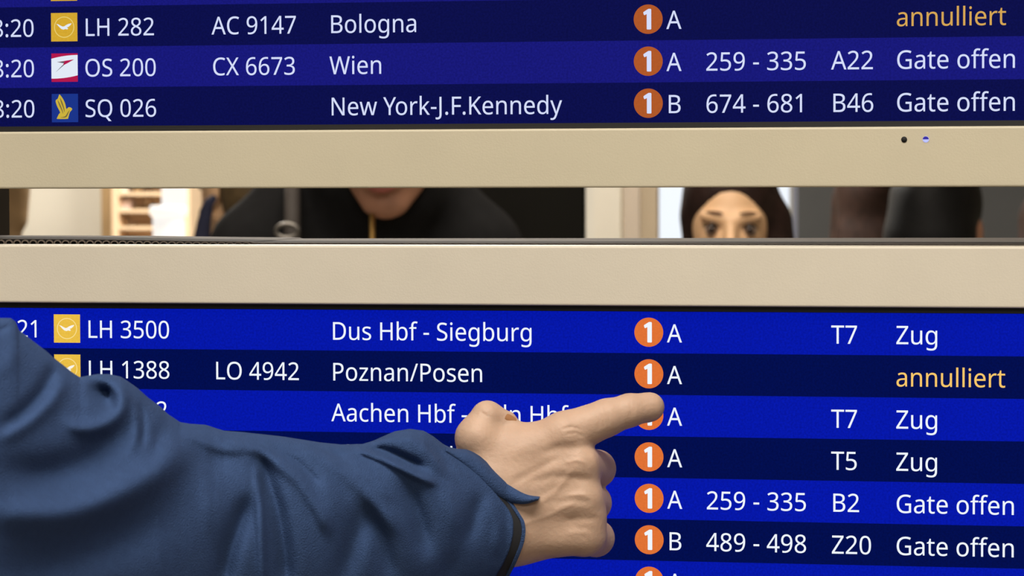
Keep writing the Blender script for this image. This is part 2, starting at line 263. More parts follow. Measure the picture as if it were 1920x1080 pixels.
# ------------------------------------------------------------------ lettering
GLYPHS = {}
for ln in r'''-451|56 321 56 430 395 430 395 321
.375|101 76 104 107 112 131 126 148 144 160 164 167 186 169 209 167 230 160 249 148 263 131 272 107 275 76 272 45 263 21 249 3 230 -10 209 -17 186 -20 164 -17 144 -10 126 3 112 21 104 45
/521|507 1000 134 0 14 0 387 1000
0801|732 501 730 423 724 351 714 284 700 224 680 170 656 123 627 82 592 48 553 21 507 2 456 -10 399 -14 329 -7 267 13 214 48 169 95 132 154 104 225 85 307 73 399 69 501 72 604 83 697 102 779 128 849 163 908 207 954 261 988 325 1009 399 1015 470 1009 532 988 585 954 631 908 668 849 696 779 716 697 728 604|192 501 194 415 201 339 212 273 229 217 250 172 278 137 312 111 352 96 399 91 446 96 487 111 520 136 548 171 570 216 587 272 599 339 606 415 608 501 606 588 599 664 587 729 570 784 548 830 520 865 487 890 446 905 399 910 352 905 312 890 278 865 250 830 229 784 212 729 201 664 194 588
1801|497 0 377 0 377 699 377 768 380 820 382 871 368 857 354 844 342 833 296 794 189 707 125 790 395 1000 497 1000
2801|728 0 67 0 67 102 329 367 377 415 419 460 457 501 488 540 514 579 535 617 550 656 559 697 562 741 556 792 540 833 513 866 477 890 434 904 385 909 339 906 296 898 257 884 220 865 182 841 144 814 78 896 105 918 134 938 165 957 197 973 231 987 267 999 305 1007 344 1012 385 1014 445 1010 498 1000 546 982 588 957 622 927 651 890 671 848 684 800 688 748 684 697 673 648 655 601 631 555 601 510 566 466 525 420 481 373 431 324 223 118 223 112 728 112
3801|690 766 688 723 679 685 665 650 646 619 622 593 593 570 560 552 523 537 483 527 483 521 557 506 616 481 662 445 695 400 715 346 721 284 717 229 703 177 681 130 649 88 607 52 555 24 493 3 421 -10 338 -14 286 -13 238 -9 192 -2 148 8 105 22 63 41 63 155 106 136 151 120 199 107 247 97 293 92 339 90 420 95 485 113 533 142 566 182 586 230 592 287 589 326 578 360 560 389 534 412 502 431 464 445 419 455 368 462 312 464 216 464 216 569 314 569 366 571 412 579 452 592 486 610 514 633 536 659 552 689 561 722 564 758 559 803 543 840 515 870 479 893 434 906 382 910 348 909 316 906 286 900 257 892 231 882 205 870 180 857 155 842 130 826 69 910 107 937 151 961 201 983 256 1000 316 1011 381 1014 477 1006 554 983 614 944 657 893 682 834
4801|773 227 627 227 627 0 508 0 508 227 29 227 29 332 500 1006 627 1006 627 338 773 338|508 653 509 719 511 776 513 827 515 874 510 874 502 856 492 837 482 817 471 797 460 780 450 765 150 338 508 338
5801|385 613 450 610 510 598 563 578 610 552 649 518 680 478 703 432 717 379 721 319 716 253 701 194 676 141 642 95 600 56 548 26 489 4 422 -10 347 -14 297 -12 249 -8 202 0 160 11 121 24 88 41 88 157 124 138 165 122 211 109 258 99 304 93 349 91 396 94 439 101 478 114 512 132 541 156 564 186 582 221 592 261 595 307 589 367 568 417 535 457 487 486 424 504 345 510 317 509 287 507 255 503 223 498 196 493 174 489 112 528 150 1000 651 1000 651 888 255 888 231 598 296 608 324 611 353 613
6801|77 427 78 485 82 542 89 598 99 653 113 706 130 757 152 805 179 849 211 890 249 926 293 956 342 981 399 999 463 1010 535 1014 555 1014 577 1013 600 1011 622 1009 642 1006 658 1001 658 896 641 901 622 906 602 909 580 911 559 913 538 913 477 910 423 899 377 881 337 857 303 827 275 793 253 754 235 711 221 664 211 614 204 562 200 508 209 508 224 530 242 550 262 569 285 585 311 599 340 611 372 619 407 624 445 626 501 622 552 610 597 590 638 563 671 528 699 487 719 438 731 383 735 322 731 256 718 196 696 143 666 96 630 58 586 27 536 4 480 -9 417 -14 371 -11 326 -2 284 13 245 33 209 61 176 94 147 133 123 179 103 232 89 291 80 356|416 90 471 96 519 115 559 146 589 191 607 250 613 322 608 381 592 432 565 473 528 505 479 523 420 529 378 526 340 517 305 502 275 482 250 459 229 433 214 404 205 376 202 346 203 315 208 285 215 255 225 226 239 198 256 172 275 149 298 129 323 112 351 100 382 92
7801|190 0 601 888 62 888 62 1000 732 1000 732 905 326 0
8801|399 1014 456 1011 507 1002 555 987 596 966 631 939 660 906 682 868 695 824 699 775 696 736 687 701 673 669 654 641 631 614 604 590 574 568 542 548 508 529 548 509 586 487 620 463 652 437 679 408 701 377 718 342 728 303 731 259 727 206 713 157 690 114 660 77 622 45 576 20 524 1 467 -10 403 -14 335 -10 274 0 221 18 175 43 137 73 107 110 86 153 73 201 69 255 72 299 81 338 97 374 119 406 144 435 174 461 206 484 240 504 276 522 244 542 215 563 187 586 162 611 141 638 124 668 111 701 103 737 101 776 105 825 118 868 140 905 169 938 205 965 246 986 293 1002 344 1011|189 254 195 208 212 167 241 132 282 106 335 89 401 84 463 89 515 106 557 132 587 168 605 210 611 258 608 289 599 318 585 344 565 368 541 390 512 410 479 429 442 447 401 464 378 472 339 454 305 435 275 415 249 393 228 370 211 345 199 317 191 287|398 915 349 910 307 898 271 877 243 849 227 813 221 770 224 738 232 709 246 683 264 661 286 641 312 624 341 608 372 592 405 577 436 592 465 607 492 623 516 641 537 662 554 684 567 710 574 738 577 770 572 813 555 849 528 877 492 898 448 910
9801|728 573 727 516 723 459 716 403 707 347 693 294 675 243 653 195 626 151 594 110 556 74 512 44 462 19 405 1 341 -10 269 -14 249 -14 228 -12 204 -11 181 -8 160 -4 143 0 143 105 161 100 180 95 202 92 224 89 245 87 266 87 328 90 382 101 428 119 467 143 501 172 529 207 552 245 570 288 584 335 594 385 600 437 604 490 595 490 580 469 562 450 542 431 519 415 493 401 464 389 432 381 396 376 357 374 302 378 252 390 207 410 166 437 133 471 106 513 86 561 74 615 70 676 74 743 88 803 110 857 140 904 177 942 221 973 272 996 328 1009 389 1014 436 1011 480 1002 522 987 562 965 598 938 630 905 659 865 683 819 702 768 717 709 725 644|389 910 335 904 288 885 247 853 216 808 198 750 192 678 197 618 213 567 239 526 276 495 324 477 384 471 427 474 465 483 500 498 530 518 556 541 576 567 592 596 601 624 604 654 602 684 598 714 590 744 580 774 567 802 550 828 531 851 509 871 483 888 455 900 423 908
:375|101 76 104 107 112 131 126 148 144 160 164 167 186 169 209 167 230 160 249 148 263 131 272 107 275 76 272 45 263 21 249 3 230 -10 209 -17 186 -20 164 -17 144 -10 126 3 112 21 104 45|101 675 104 707 112 732 126 749 144 761 164 768 186 770 209 768 230 761 249 749 263 732 272 707 275 675 272 645 263 620 249 602 230 590 209 582 186 580 164 582 144 590 126 602 112 620 104 645
A895|763 0 643 310 246 310 127 0 0 0 391 1004 504 1004 894 0|493 724 479 765 460 826 445 874 431 817 415 765 402 724 289 422 605 422
B910|422 1000 536 994 631 975 705 945 758 899 790 835 801 752 799 714 791 680 779 648 763 619 741 594 715 572 684 554 650 540 611 531 611 524 651 515 689 503 725 487 756 467 783 442 805 412 822 376 831 333 835 284 830 227 816 175 793 130 761 90 721 58 673 33 618 15 556 4 487 0 136 0 136 1000|447 574 524 579 582 593 623 616 650 648 666 688 671 738 664 788 645 827 613 856 566 876 504 888 427 892 262 892 262 574|262 469 262 106 464 106 543 112 605 129 648 158 677 196 695 242 700 294 698 328 690 359 677 387 658 411 633 431 600 447 560 460 511 467 454 469
C885|564 903 513 900 465 891 420 876 379 855 343 828 311 796 283 759 261 716 242 669 229 617 221 560 218 500 223 421 236 350 257 286 287 230 325 183 372 146 427 118 491 102 563 97 606 98 648 102 688 108 727 116 765 125 803 136 803 27 765 14 726 4 687 -4 645 -10 597 -13 545 -14 449 -7 364 14 290 49 227 97 176 157 137 228 108 310 91 401 85 501 89 575 99 644 117 709 141 768 172 823 209 871 253 913 303 949 360 977 423 998 491 1010 566 1014 617 1012 666 1007 714 999 760 987 803 972 842 955 791 849 759 862 725 875 688 887 649 896 608 901
D1022|937 510 930 404 909 310 875 228 827 159 768 102 696 57 613 26 519 6 415 0 136 0 136 1000 444 1000 540 994 628 975 706 944 774 901 831 846 877 779 910 701 930 611|804 506 799 589 784 662 760 724 726 776 683 818 631 851 570 874 502 888 426 892 262 892 262 108 398 108 522 119 623 152 702 208 759 286 793 385
F727|262 0 136 0 136 1000 695 1000 695 889 262 889 262 535 668 535 668 424 262 424
G1020|570 528 916 528 916 38 862 22 807 9 752 -1 695 -8 632 -13 564 -14 466 -7 379 14 303 48 237 96 183 155 141 226 110 308 92 399 85 500 92 600 113 690 147 772 194 843 253 902 324 950 407 986 500 1007 604 1014 659 1012 712 1007 763 999 811 987 858 972 902 955 854 846 817 861 777 875 735 887 690 896 644 901 597 903 521 898 453 882 392 854 340 817 296 771 262 715 237 651 222 579 217 500 221 424 234 353 256 289 286 233 327 185 377 146 438 118 510 101 594 95 636 96 673 98 706 102 736 107 764 113 790 119 790 416 570 416
H1038|901 0 775 0 775 466 262 466 262 0 136 0 136 1000 262 1000 262 577 775 577 775 1000 901 1000
J382|-6 -266 -27 -266 -47 -264 -64 -261 -88 -255 -109 -248 -109 -141 -86 -147 -62 -151 -45 -154 -27 -155 -8 -155 15 -154 37 -149 58 -141 78 -130 95 -113 109 -92 120 -66 127 -33 129 6 129 1000 255 1000 255 15 251 -45 241 -98 223 -144 198 -182 168 -212 132 -236 90 -253 45 -263
K867|867 0 718 0 364 478 262 388 262 0 136 0 136 1000 262 1000 262 507 290 539 319 570 347 602 434 697 704 1000 852 1000 455 564
L734|136 0 136 1000 262 1000 262 112 699 112 699 0
M1270|577 0 248 877 242 877 244 856 246 833 247 805 249 776 250 744 251 711 251 676 252 642 252 606 252 0 136 0 136 1000 322 1000 630 181 636 181 950 1000 1134 1000 1134 0 1010 0 1010 615 1010 647 1010 680 1011 712 1012 744 1014 774 1015 803 1020 875 1014 875 681 0
N1064|929 0 782 0 246 831 241 831 243 808 244 782 246 754 250 660 251 627 252 593 252 559 252 0 136 0 136 1000 282 1000 815 172 821 172 817 239 813 338 812 372 811 405 811 436 811 1000 929 1000
O1094|1008 501 1005 426 995 356 979 291 956 230 927 176 891 127 850 85 802 50 747 22 687 2 620 -10 548 -14 473 -10 404 2 343 23 289 51 240 86 199 128 164 176 135 231 113 291 98 357 89 428 85 503 91 601 108 691 136 772 175 843 226 902 289 951 364 987 450 1008 549 1015 644 1008 728 987 801 952 864 903 915 844 956 772 985 691 1003 601|218 501 222 421 234 349 254 284 281 228 317 182 362 144 415 117 477 101 548 95 619 101 681 117 733 144 777 182 813 228 840 284 860 349 871 421 875 501 867 618 840 717 797 798 735 857 652 893 549 905 478 899 415 883 362 856 317 820 281 773 254 718 234 654 222 581
P847|401 1000 519 991 615 966 686 923 736 865 766 792 776 706 774 665 767 626 756 588 739 551 717 517 689 486 655 458 614 435 566 415 511 401 448 392 377 389 262 389 262 0 136 0 136 1000|389 892 262 892 262 497 363 497 423 499 475 506 521 518 559 534 591 555 615 583 632 616 642 655 646 700 639 759 618 807 584 845 535 871 470 887
Q1094|1008 501 1005 423 994 349 975 280 950 217 918 161 878 112 832 70 778 37 717 11 957 -238 776 -238 583 -13 565 -13 548 -14 473 -10 404 2 343 23 289 51 240 86 199 128 164 176 135 231 113 291 98 357 89 428 85 503 91 601 108 691 136 772 175 843 226 902 289 951 364 987 450 1008 549 1015 644 1008 728 987 801 952 864 903 915 844 956 772 985 691 1003 601|218 501 222 421 234 349 254 284 281 228 317 182 362 144 415 117 477 101 548 95 619 101 681 117 733 144 777 182 813 228 840 284 860 349 871 421 875 501 867 618 840 717 797 798 735 857 652 893 549 905 478 899 415 883 362 856 317 820 281 773 254 718 234 654 222 581
S769|703 268 698 211 684 160 660 116 627 77 585 45 536 20 479 1 416 -10 346 -14 309 -13 273 -12 239 -8 206 -4 175 1 146 8 119 15 94 24 71 34 71 154 108 140 150 126 197 113 247 103 299 97 352 95 398 97 440 104 476 115 507 130 532 148 552 171 566 197 574 225 577 256 575 287 568 315 556 339 539 361 515 382 484 401 445 421 398 441 342 462 301 478 263 495 229 513 199 532 172 553 148 576 129 600 113 627 100 655 91 687 86 721 84 759 89 810 102 855 125 896 155 931 193 960 237 983 288 1000 343 1011 403 1014 457 1012 507 1007 555 999 599 987 641 974 679 958 640 850 604 864 567 877 527 888 486 897 444 902 401 903 361 901 326 895 296 885 270 871 249 854 232 834 221 811 214 785 211 758 214 726 221 698 232 674 249 652 272 632 301 613 337 595 379 576 430 556 486 534 535 511 579 487 616 460 647 431 672 398 689 360 700 317
T779|452 0 326 0 326 889 14 889 14 1000 763 1000 763 889 452 889
W1303|1284 1000 1018 0 891 0 696 655 679 716 664 775 652 823 646 853 641 823 630 775 616 715 610 694 604 673 598 651 409 0 282 0 17 1000 148 1000 304 389 319 326 333 264 337 244 340 225 343 206 352 151 361 209 364 229 368 249 373 270 388 333 405 396 581 1000 711 1000 895 392 901 371 907 349 913 327 929 263 933 243 937 223 940 204 950 151 953 175 956 200 961 225 966 251 971 278 978 305 999 391 1153 1000
X821|815 0 672 0 408 434 139 0 6 0 338 521 27 1000 167 1000 412 608 658 1000 791 1000 482 524
Y793|396 508 657 1000 793 1000 459 388 459 0 333 0 333 382 0 1000 137 1000
Z801|746 0 53 0 53 95 580 888 70 888 70 1000 732 1000 732 905 206 112 746 112
a786|403 763 487 757 555 737 606 703 643 655 665 591 672 511 672 0 583 0 559 106 553 106 532 81 509 58 487 39 463 22 437 9 408 -1 377 -8 341 -13 301 -14 258 -11 217 -3 180 10 147 29 118 53 95 83 78 119 68 161 64 209 74 278 104 335 153 382 222 416 313 438 424 448 552 452 552 497 547 553 534 597 511 627 480 648 442 660 396 664 358 662 320 656 284 646 250 634 216 621 185 606 147 699 182 716 221 731 263 744 309 755 355 761|440 363 356 355 291 340 246 318 216 288 198 251 192 207 196 169 209 138 230 115 258 99 291 89 329 85 389 91 442 109 487 138 522 179 543 233 550 300 550 367
b861|242 805 242 774 241 745 240 716 239 691 237 669 235 651 242 651 266 681 296 708 331 731 371 749 420 760 475 763 562 752 637 720 700 666 747 590 775 494 784 375 780 294 767 222 746 160 717 107 680 63 637 29 588 5 534 -9 475 -14 420 -10 371 0 331 18 296 41 266 67 242 95 232 95 207 0 119 0 119 1064 242 1064|454 661 404 658 362 648 328 631 300 607 278 576 262 539 251 493 244 440 242 380 242 374 247 289 263 218 288 162 327 121 383 96 457 88 518 96 568 121 607 162 635 219 651 291 657 377 651 463 635 534 607 590 568 629 517 653
c672|420 -14 356 -9 297 4 243 27 195 59 154 101 121 153 97 215 82 288 77 371 82 458 98 533 123 597 158 649 200 692 249 724 304 747 364 760 429 765 466 763 503 759 539 753 573 744 601 735 626 724 588 622 565 630 538 638 510 646 481 652 453 656 426 657 378 653 337 643 301 625 271 600 247 568 228 529 215 484 207 432 204 373 207 316 215 265 228 220 247 181 271 150 300 125 334 107 374 96 419 92 458 94 494 98 527 105 558 114 586 124 613 136 613 27 587 15 560 5 530 -4 498 -9 461 -13
d861|385 -14 298 -3 223 29 161 83 114 159 86 256 77 374 86 492 115 590 162 666 224 721 299 754 387 765 424 763 458 758 489 750 516 739 542 726 564 710 585 693 603 674 619 654 627 654 623 708 621 730 619 749 619 765 619 1064 742 1064 742 0 643 0 625 101 619 101 603 80 585 61 564 43 542 27 516 13 488 1 457 -7 423 -12|405 88 476 95 532 117 572 153 599 204 615 270 620 350 620 373 615 459 600 530 574 588 535 629 478 654 403 662 343 654 293 627 254 583 227 525 210 454 204 371 210 288 227 219 254 162 293 121 343 96
e790|409 765 470 760 526 746 575 723 618 691 653 651 681 604 702 551 714 491 718 426 718 352 204 352 213 273 235 209 270 158 317 121 375 98 444 91 490 93 532 97 571 104 608 115 646 127 685 143 685 35 647 20 609 7 571 -2 532 -9 487 -13 438 -14 370 -9 307 5 250 29 199 63 157 106 123 159 97 221 82 291 77 370 82 448 95 519 118 581 150 636 188 681 235 717 287 744 345 759|408 664 353 658 306 639 268 607 239 564 218 512 207 450 590 450 587 491 581 528 570 562 555 591 535 616 511 637 481 652 447 661
f482|465 655 276 655 276 0 153 0 153 655 21 655 21 713 153 755 153 798 156 859 165 911 181 955 203 992 231 1021 265 1043 304 1059 347 1068 396 1071 425 1071 453 1068 478 1064 502 1058 523 1053 542 1046 510 950 494 954 477 959 458 964 438 967 418 970 398 971 360 966 330 952 306 929 289 897 279 853 276 800 276 751 465 751
g861|385 765 433 762 478 752 519 737 557 715 590 686 620 651 627 651 644 751 742 751 742 -13 738 -80 726 -139 706 -191 677 -235 641 -271 595 -300 541 -320 478 -332 406 -336 353 -335 304 -331 257 -324 213 -315 173 -303 136 -289 136 -175 173 -192 215 -207 261 -218 309 -227 360 -232 413 -234 473 -228 524 -209 565 -177 596 -135 614 -83 620 -22 620 7 622 55 625 99 619 99 591 64 558 36 522 14 481 -2 436 -11 387 -14 297 -3 221 31 159 88 113 165 86 261 77 374 86 485 113 580 159 659 221 718 296 753|402 661 362 657 326 646 295 627 268 602 245 569 228 529 215 483 207 431 204 373 210 287 227 217 256 160 295 120 345 95 405 87 441 88 474 93 503 102 528 113 551 129 570 148 586 171 599 198 609 228 616 263 620 302 622 345 622 374 619 438 612 493 599 539 580 577 556 608 527 632 491 648 449 658
h866|242 752 242 734 241 716 240 697 235 647 244 647 261 672 281 693 304 711 329 727 356 740 385 750 415 757 446 762 478 763 535 760 586 751 630 735 667 712 697 682 721 646 738 601 749 549 752 489 752 0 630 0 630 480 626 536 612 581 590 616 557 641 515 656 462 661 410 658 366 647 331 630 302 605 279 574 263 537 251 493 245 444 242 388 242 0 119 0 119 1064 242 1064
i361|242 751 242 0 119 0 119 751|182 1032 200 1030 217 1024 232 1013 244 998 251 978 254 954 251 930 244 910 232 895 217 884 200 878 182 875 163 878 145 884 130 895 119 910 112 930 109 954 112 978 119 998 130 1013 145 1024 163 1030
k748|241 508 241 492 240 472 239 450 235 387 241 387 266 419 300 461 331 497 570 751 714 751 410 430 735 0 587 0 326 350 241 276 241 0 119 0 119 1064 241 1064
l361|242 0 119 0 119 1064 242 1064
n866|480 765 563 757 630 736 683 700 722 647 744 577 752 489 752 0 630 0 630 480 626 536 612 581 590 616 557 641 515 656 462 661 388 653 330 630 290 591 263 538 248 470 242 389 242 0 119 0 119 751 218 751 237 648 244 648 262 673 283 695 306 714 332 729 359 742 388 752 418 759 449 763
o847|772 377 769 317 761 261 747 211 729 165 705 124 677 88 645 57 608 32 567 12 521 -2 473 -11 422 -14 373 -11 328 -2 284 12 244 32 208 57 175 88 147 124 122 165 103 211 89 261 80 317 77 377 82 456 96 526 119 588 151 640 191 684 239 719 295 744 357 760 426 765 491 760 551 744 606 719 654 684 694 640 728 588 752 526 767 456|204 377 207 320 215 269 228 223 246 183 270 150 300 123 335 104 377 92 424 88 472 92 513 104 549 123 579 150 603 183 621 223 634 269 642 320 644 377 642 434 634 484 620 529 602 568 578 601 548 627 513 646 471 657 423 661 353 653 298 627 256 585 228 529 210 459
p861|476 765 563 754 637 722 700 668 747 593 775 496 784 377 780 296 767 225 746 162 717 108 681 64 638 30 589 6 535 -9 475 -14 438 -12 404 -7 373 1 344 13 319 26 296 41 276 58 258 76 242 95 234 95 239 35 241 12 242 -9 242 -28 242 -336 119 -336 119 751 220 751 237 648 242 648 258 669 276 689 296 707 319 724 344 738 372 749 403 758 438 763|454 661 407 658 366 648 332 632 304 610 282 581 265 546 253 505 245 456 242 401 242 377 244 318 251 266 262 220 278 180 300 148 328 122 364 103 406 92 457 88 500 92 537 105 569 126 596 154 618 189 635 229 647 275 654 324 657 378 651 458 635 527 607 584 568 627 517 653
r578|469 765 515 763 538 760 557 756 542 643 502 650 481 652 461 653 432 651 405 645 378 634 353 621 330 604 308 583 289 560 273 534 260 504 250 472 244 438 242 401 242 0 119 0 119 751 220 751 234 613 239 613 256 641 276 666 297 690 320 711 346 729 374 744 404 756 436 762
s671|608 207 604 161 592 121 571 85 544 55 509 31 468 11 420 -3 367 -11 308 -14 258 -13 213 -8 173 -1 137 8 103 20 73 34 73 146 105 131 141 117 181 104 224 94 267 88 311 85 368 89 413 99 447 116 470 138 484 165 489 196 487 214 482 231 473 246 460 261 442 276 418 291 388 307 350 324 304 342 258 360 216 379 179 398 147 418 121 440 99 465 84 494 75 527 71 566 80 624 106 674 149 713 206 742 274 759 353 765 398 763 440 759 481 751 520 741 557 729 592 714 550 616 518 629 485 640 451 650 416 658 381 662 345 664 298 661 260 653 229 639 207 621 194 599 189 573 191 553 197 536 207 520 222 506 242 492 268 478 300 464 338 447 382 430 428 412 468 394 504 375 535 355 561 333 581 307 596 279 605 245
t506|370 87 389 87 408 89 427 92 454 97 475 102 475 8 460 2 441 -3 419 -8 395 -11 371 -13 349 -14 311 -12 274 -5 240 6 209 23 182 47 160 77 143 115 132 162 129 218 129 655 22 655 22 714 130 763 179 923 252 923 252 751 469 751 469 655 252 655 252 221 256 180 267 146 285 120 309 101 337 90
u866|746 751 746 0 646 0 627 99 622 99 604 75 584 53 560 35 534 20 507 7 478 -2 447 -9 416 -13 384 -14 327 -11 277 -1 233 15 196 37 165 67 141 104 124 148 114 200 111 259 111 751 235 751 235 268 240 213 253 168 276 133 308 108 350 93 402 88 454 92 498 102 534 120 563 144 586 175 603 212 614 256 621 305 623 360 623 751
v711|284 0 0 751 132 751 291 308 315 239 323 215 331 191 338 167 343 146 348 126 352 109 357 109 361 126 367 146 373 168 381 192 388 216 397 241 420 308 580 751 711 751 426 0
w1101|604 424 587 482 572 537 560 585 552 623 546 623 539 585 527 536 513 481 508 462 502 442 496 423 361 1 221 1 15 752 143 752 246 352 254 324 261 297 268 270 285 191 290 168 293 146 296 127 301 127 311 169 323 223 337 279 352 329 485 752 619 752 748 329 768 261 775 236 781 213 787 190 792 168 796 147 798 129 804 129 806 146 810 166 814 188 820 213 826 239 833 267 854 352 959 752 1085 752 877 1 732 1
y714|1 751 133 751 296 324 321 251 329 228 336 205 343 183 349 161 354 140 359 119 364 119 371 145 380 175 391 211 403 249 416 287 429 325 581 751 714 751 391 -104 372 -148 351 -189 328 -226 303 -259 274 -286 242 -307 205 -323 164 -333 118 -336 96 -336 77 -335 59 -333 15 -325 15 -227 53 -232 75 -235 98 -235 126 -234 151 -228 173 -219 193 -207 211 -191 227 -173 241 -152 254 -128 265 -102 304 -3
z658|604 0 55 0 55 81 458 655 78 655 78 751 594 751 594 658 196 95 604 95
ö847|772 377 769 317 761 261 747 211 729 165 705 124 677 88 645 57 608 32 567 12 521 -2 473 -11 422 -14 373 -11 328 -2 284 12 244 32 208 57 175 88 147 124 122 165 103 211 89 261 80 317 77 377 82 456 96 526 119 588 151 640 191 684 239 719 295 744 357 760 426 765 491 760 551 744 606 719 654 684 694 640 728 588 752 526 767 456|204 377 207 320 215 269 228 223 246 183 270 150 300 123 335 104 377 92 424 88 472 92 513 104 549 123 579 150 603 183 621 223 634 269 642 320 644 377 642 434 634 484 620 529 602 568 578 601 548 627 513 646 471 657 423 661 353 653 298 627 256 585 228 529 210 459|228 954 230 976 237 993 248 1006 269 1018 294 1022 319 1018 340 1006 351 993 358 976 360 954 358 932 351 915 340 901 319 888 294 884 269 888 248 901 237 915 230 932|492 954 494 976 500 993 511 1006 531 1018 556 1022 581 1018 602 1006 613 993 620 976 622 954 620 932 613 915 602 901 581 888 556 884 531 888 511 901 500 915 494 932
ü866|746 751 746 0 646 0 627 99 622 99 604 75 584 53 560 35 534 20 507 7 478 -2 447 -9 416 -13 384 -14 327 -11 277 -1 233 15 196 37 165 67 141 104 124 148 114 200 111 259 111 751 235 751 235 268 240 213 253 168 276 133 308 108 350 93 402 88 454 92 498 102 534 120 563 144 586 175 603 212 614 256 621 305 623 360 623 751|237 954 239 976 245 993 256 1006 278 1018 303 1022 327 1018 349 1006 360 993 366 976 368 954 366 932 360 915 349 901 327 888 303 884 278 888 256 901 245 915 239 932|500 954 502 976 508 993 519 1006 540 1018 564 1022 589 1018 611 1006 622 993 628 976 630 954 628 932 622 915 611 901 589 888 564 884 540 888 519 901 508 915 502 932
 364|'''.split('\n'):
    ch = ln[0]; parts = ln[1:].split('|')
    GLYPHS[ch] = (int(parts[0]), [np.array(list(map(int, p.split())), float).reshape(-1, 2) for p in parts[1:] if p])
CAP = 9.31325; SX = 0.94144
KERN = {'Yo': -95, 'J.': 0, 'F.': -40, '.K': -10, 'AC': -5}
def text_loops(s, cap=CAP, sx=SX):
    out = []; x = 0
    for i, ch in enumerate(s):
        a, ls = GLYPHS[ch]
        for l in ls: out.append((l + [x, 0]) * [cap * sx / 1000, cap / 1000])
        x += a + KERN.get(s[i:i + 2], 0)
    return out
def fill2d(loops):
    cu = bpy.data.curves.new('outline', 'CURVE'); cu.dimensions = '2D'; cu.fill_mode = 'BOTH'
    for l in loops:
        sp = cu.splines.new('POLY'); sp.points.add(len(l) - 1)
        for i, (x, y) in enumerate(l): sp.points[i].co = (x, y, 0, 1)
        sp.use_cyclic_u = True
    o = bpy.data.objects.new('outline', cu); COL.objects.link(o)
    me = bpy.data.meshes.new_from_object(o.evaluated_get(bpy.context.evaluated_depsgraph_get()))
    V = [tuple(v.co[:2]) for v in me.vertices]; Fc = [tuple(p.vertices) for p in me.polygons]
    bpy.data.objects.remove(o); bpy.data.curves.remove(cu); bpy.data.meshes.remove(me)
    return V, Fc
def flat(name, layers, X, Y, parent, d0=-0.25):
    """layers: list of (loops in mm with y up, material); stacked 0.05 mm apart toward the viewer, at board place (X, Y)"""
    V = []; Fc = []; mi = []; ms = []
    for k, (loops, m) in enumerate(layers):
        v, f = fill2d(loops)
        if m not in ms: ms.append(m)
        base = len(V); V += [tuple(board(X + a, Y - b, d0 - 0.06 * k)) for a, b in v]
        Fc += [tuple(base + i for i in q) for q in f]; mi += [ms.index(m)] * len(f)
    c = board(X, Y, d0)
    me = bpy.data.meshes.new(name); me.from_pydata([tuple(np.array(p) - c) for p in V], [], Fc)
    for m in ms: me.materials.append(m)
    me.polygons.foreach_set('material_index', mi); me.update()
    o = bpy.data.objects.new(name, me); COL.objects.link(o); o.location = c
    o.parent = parent; o.matrix_parent_inverse = WM(parent).inverted()
    return o
def circ(cx, cy, r, n=48, r2=None):
    t = np.linspace(0, 2 * math.pi, n, endpoint=False)
    return np.stack([cx + r * np.cos(t), cy + (r2 or r) * np.sin(t)], 1)
def rect(x0, y0, x1, y1): return np.array([(x0, y0), (x1, y0), (x1, y1), (x0, y1)], float)
def catm(P, k=6, closed=True):
    P = np.array(P, float); n = len(P); out = []
    for i in range(n):
        a, b, c, d = P[(i - 1) % n], P[i], P[(i + 1) % n], P[(i + 2) % n]
        for j in range(k):
            t = j / k; out.append(0.5 * ((2 * b) + (c - a) * t + (2 * a - 5 * b + 4 * c - d) * t * t + (3 * b - a - 3 * c + d) * t ** 3))
    return np.array(out)
# logos are 15.0 x 15.6 mm, origin at their lower left corner
LW, LH_ = 14.8, 15.2
def logo_crane(Y, Wh, Rg):
    bird = np.array([(2.6, 9.6), (4.0, 9.3), (5.2, 8.6), (6.5, 8.0), (7.6, 8.2), (8.6, 8.9), (10.0, 9.5), (12.0, 9.9), (11.4, 8.9), (10.2, 7.9), (9.0, 7.4), (9.9, 6.9), (9.3, 6.3), (8.2, 6.6), (7.0, 6.2), (5.6, 6.7), (4.6, 7.6), (3.6, 8.7)]) * [1, 1]
    return [([rect(0, 0, LW, LH_)], Y), ([circ(7.4, 7.6, 5.65), circ(7.4, 7.6, 5.2)], Rg), ([(bird - [7.4, 8.0]) * .92 + [7.4, 7.9]], Wh)]
def logo_arrow(Rd, Wh, Dk):
    band = np.array([(0, 1.8)] + [(x, 1.75 + 1.7 * (x / LW) ** 2.2) for x in np.linspace(1, LW, 8)] + [(LW, LH_ - 0.9)] + [(x, LH_ - 0.9 - 1.9 * (1 - x / LW) ** 2.0) for x in np.linspace(LW - 1, 0, 8)])
    arrow = np.array([(13.0, 12.0), (3.4, 10.6), (7.0, 9.9), (6.3, 8.6), (9.6, 10.2)])
    tail = np.array([(3.2, 10.7), (7.6, 10.9), (7.0, 9.9)])
    leg = np.array([(2.2, 5.0), (6.3, 8.9), (7.6, 9.3)])
    return [([rect(0, 0, LW, LH_)], Rd), ([band], Wh), ([arrow], Rd), ([tail, leg], Dk)]
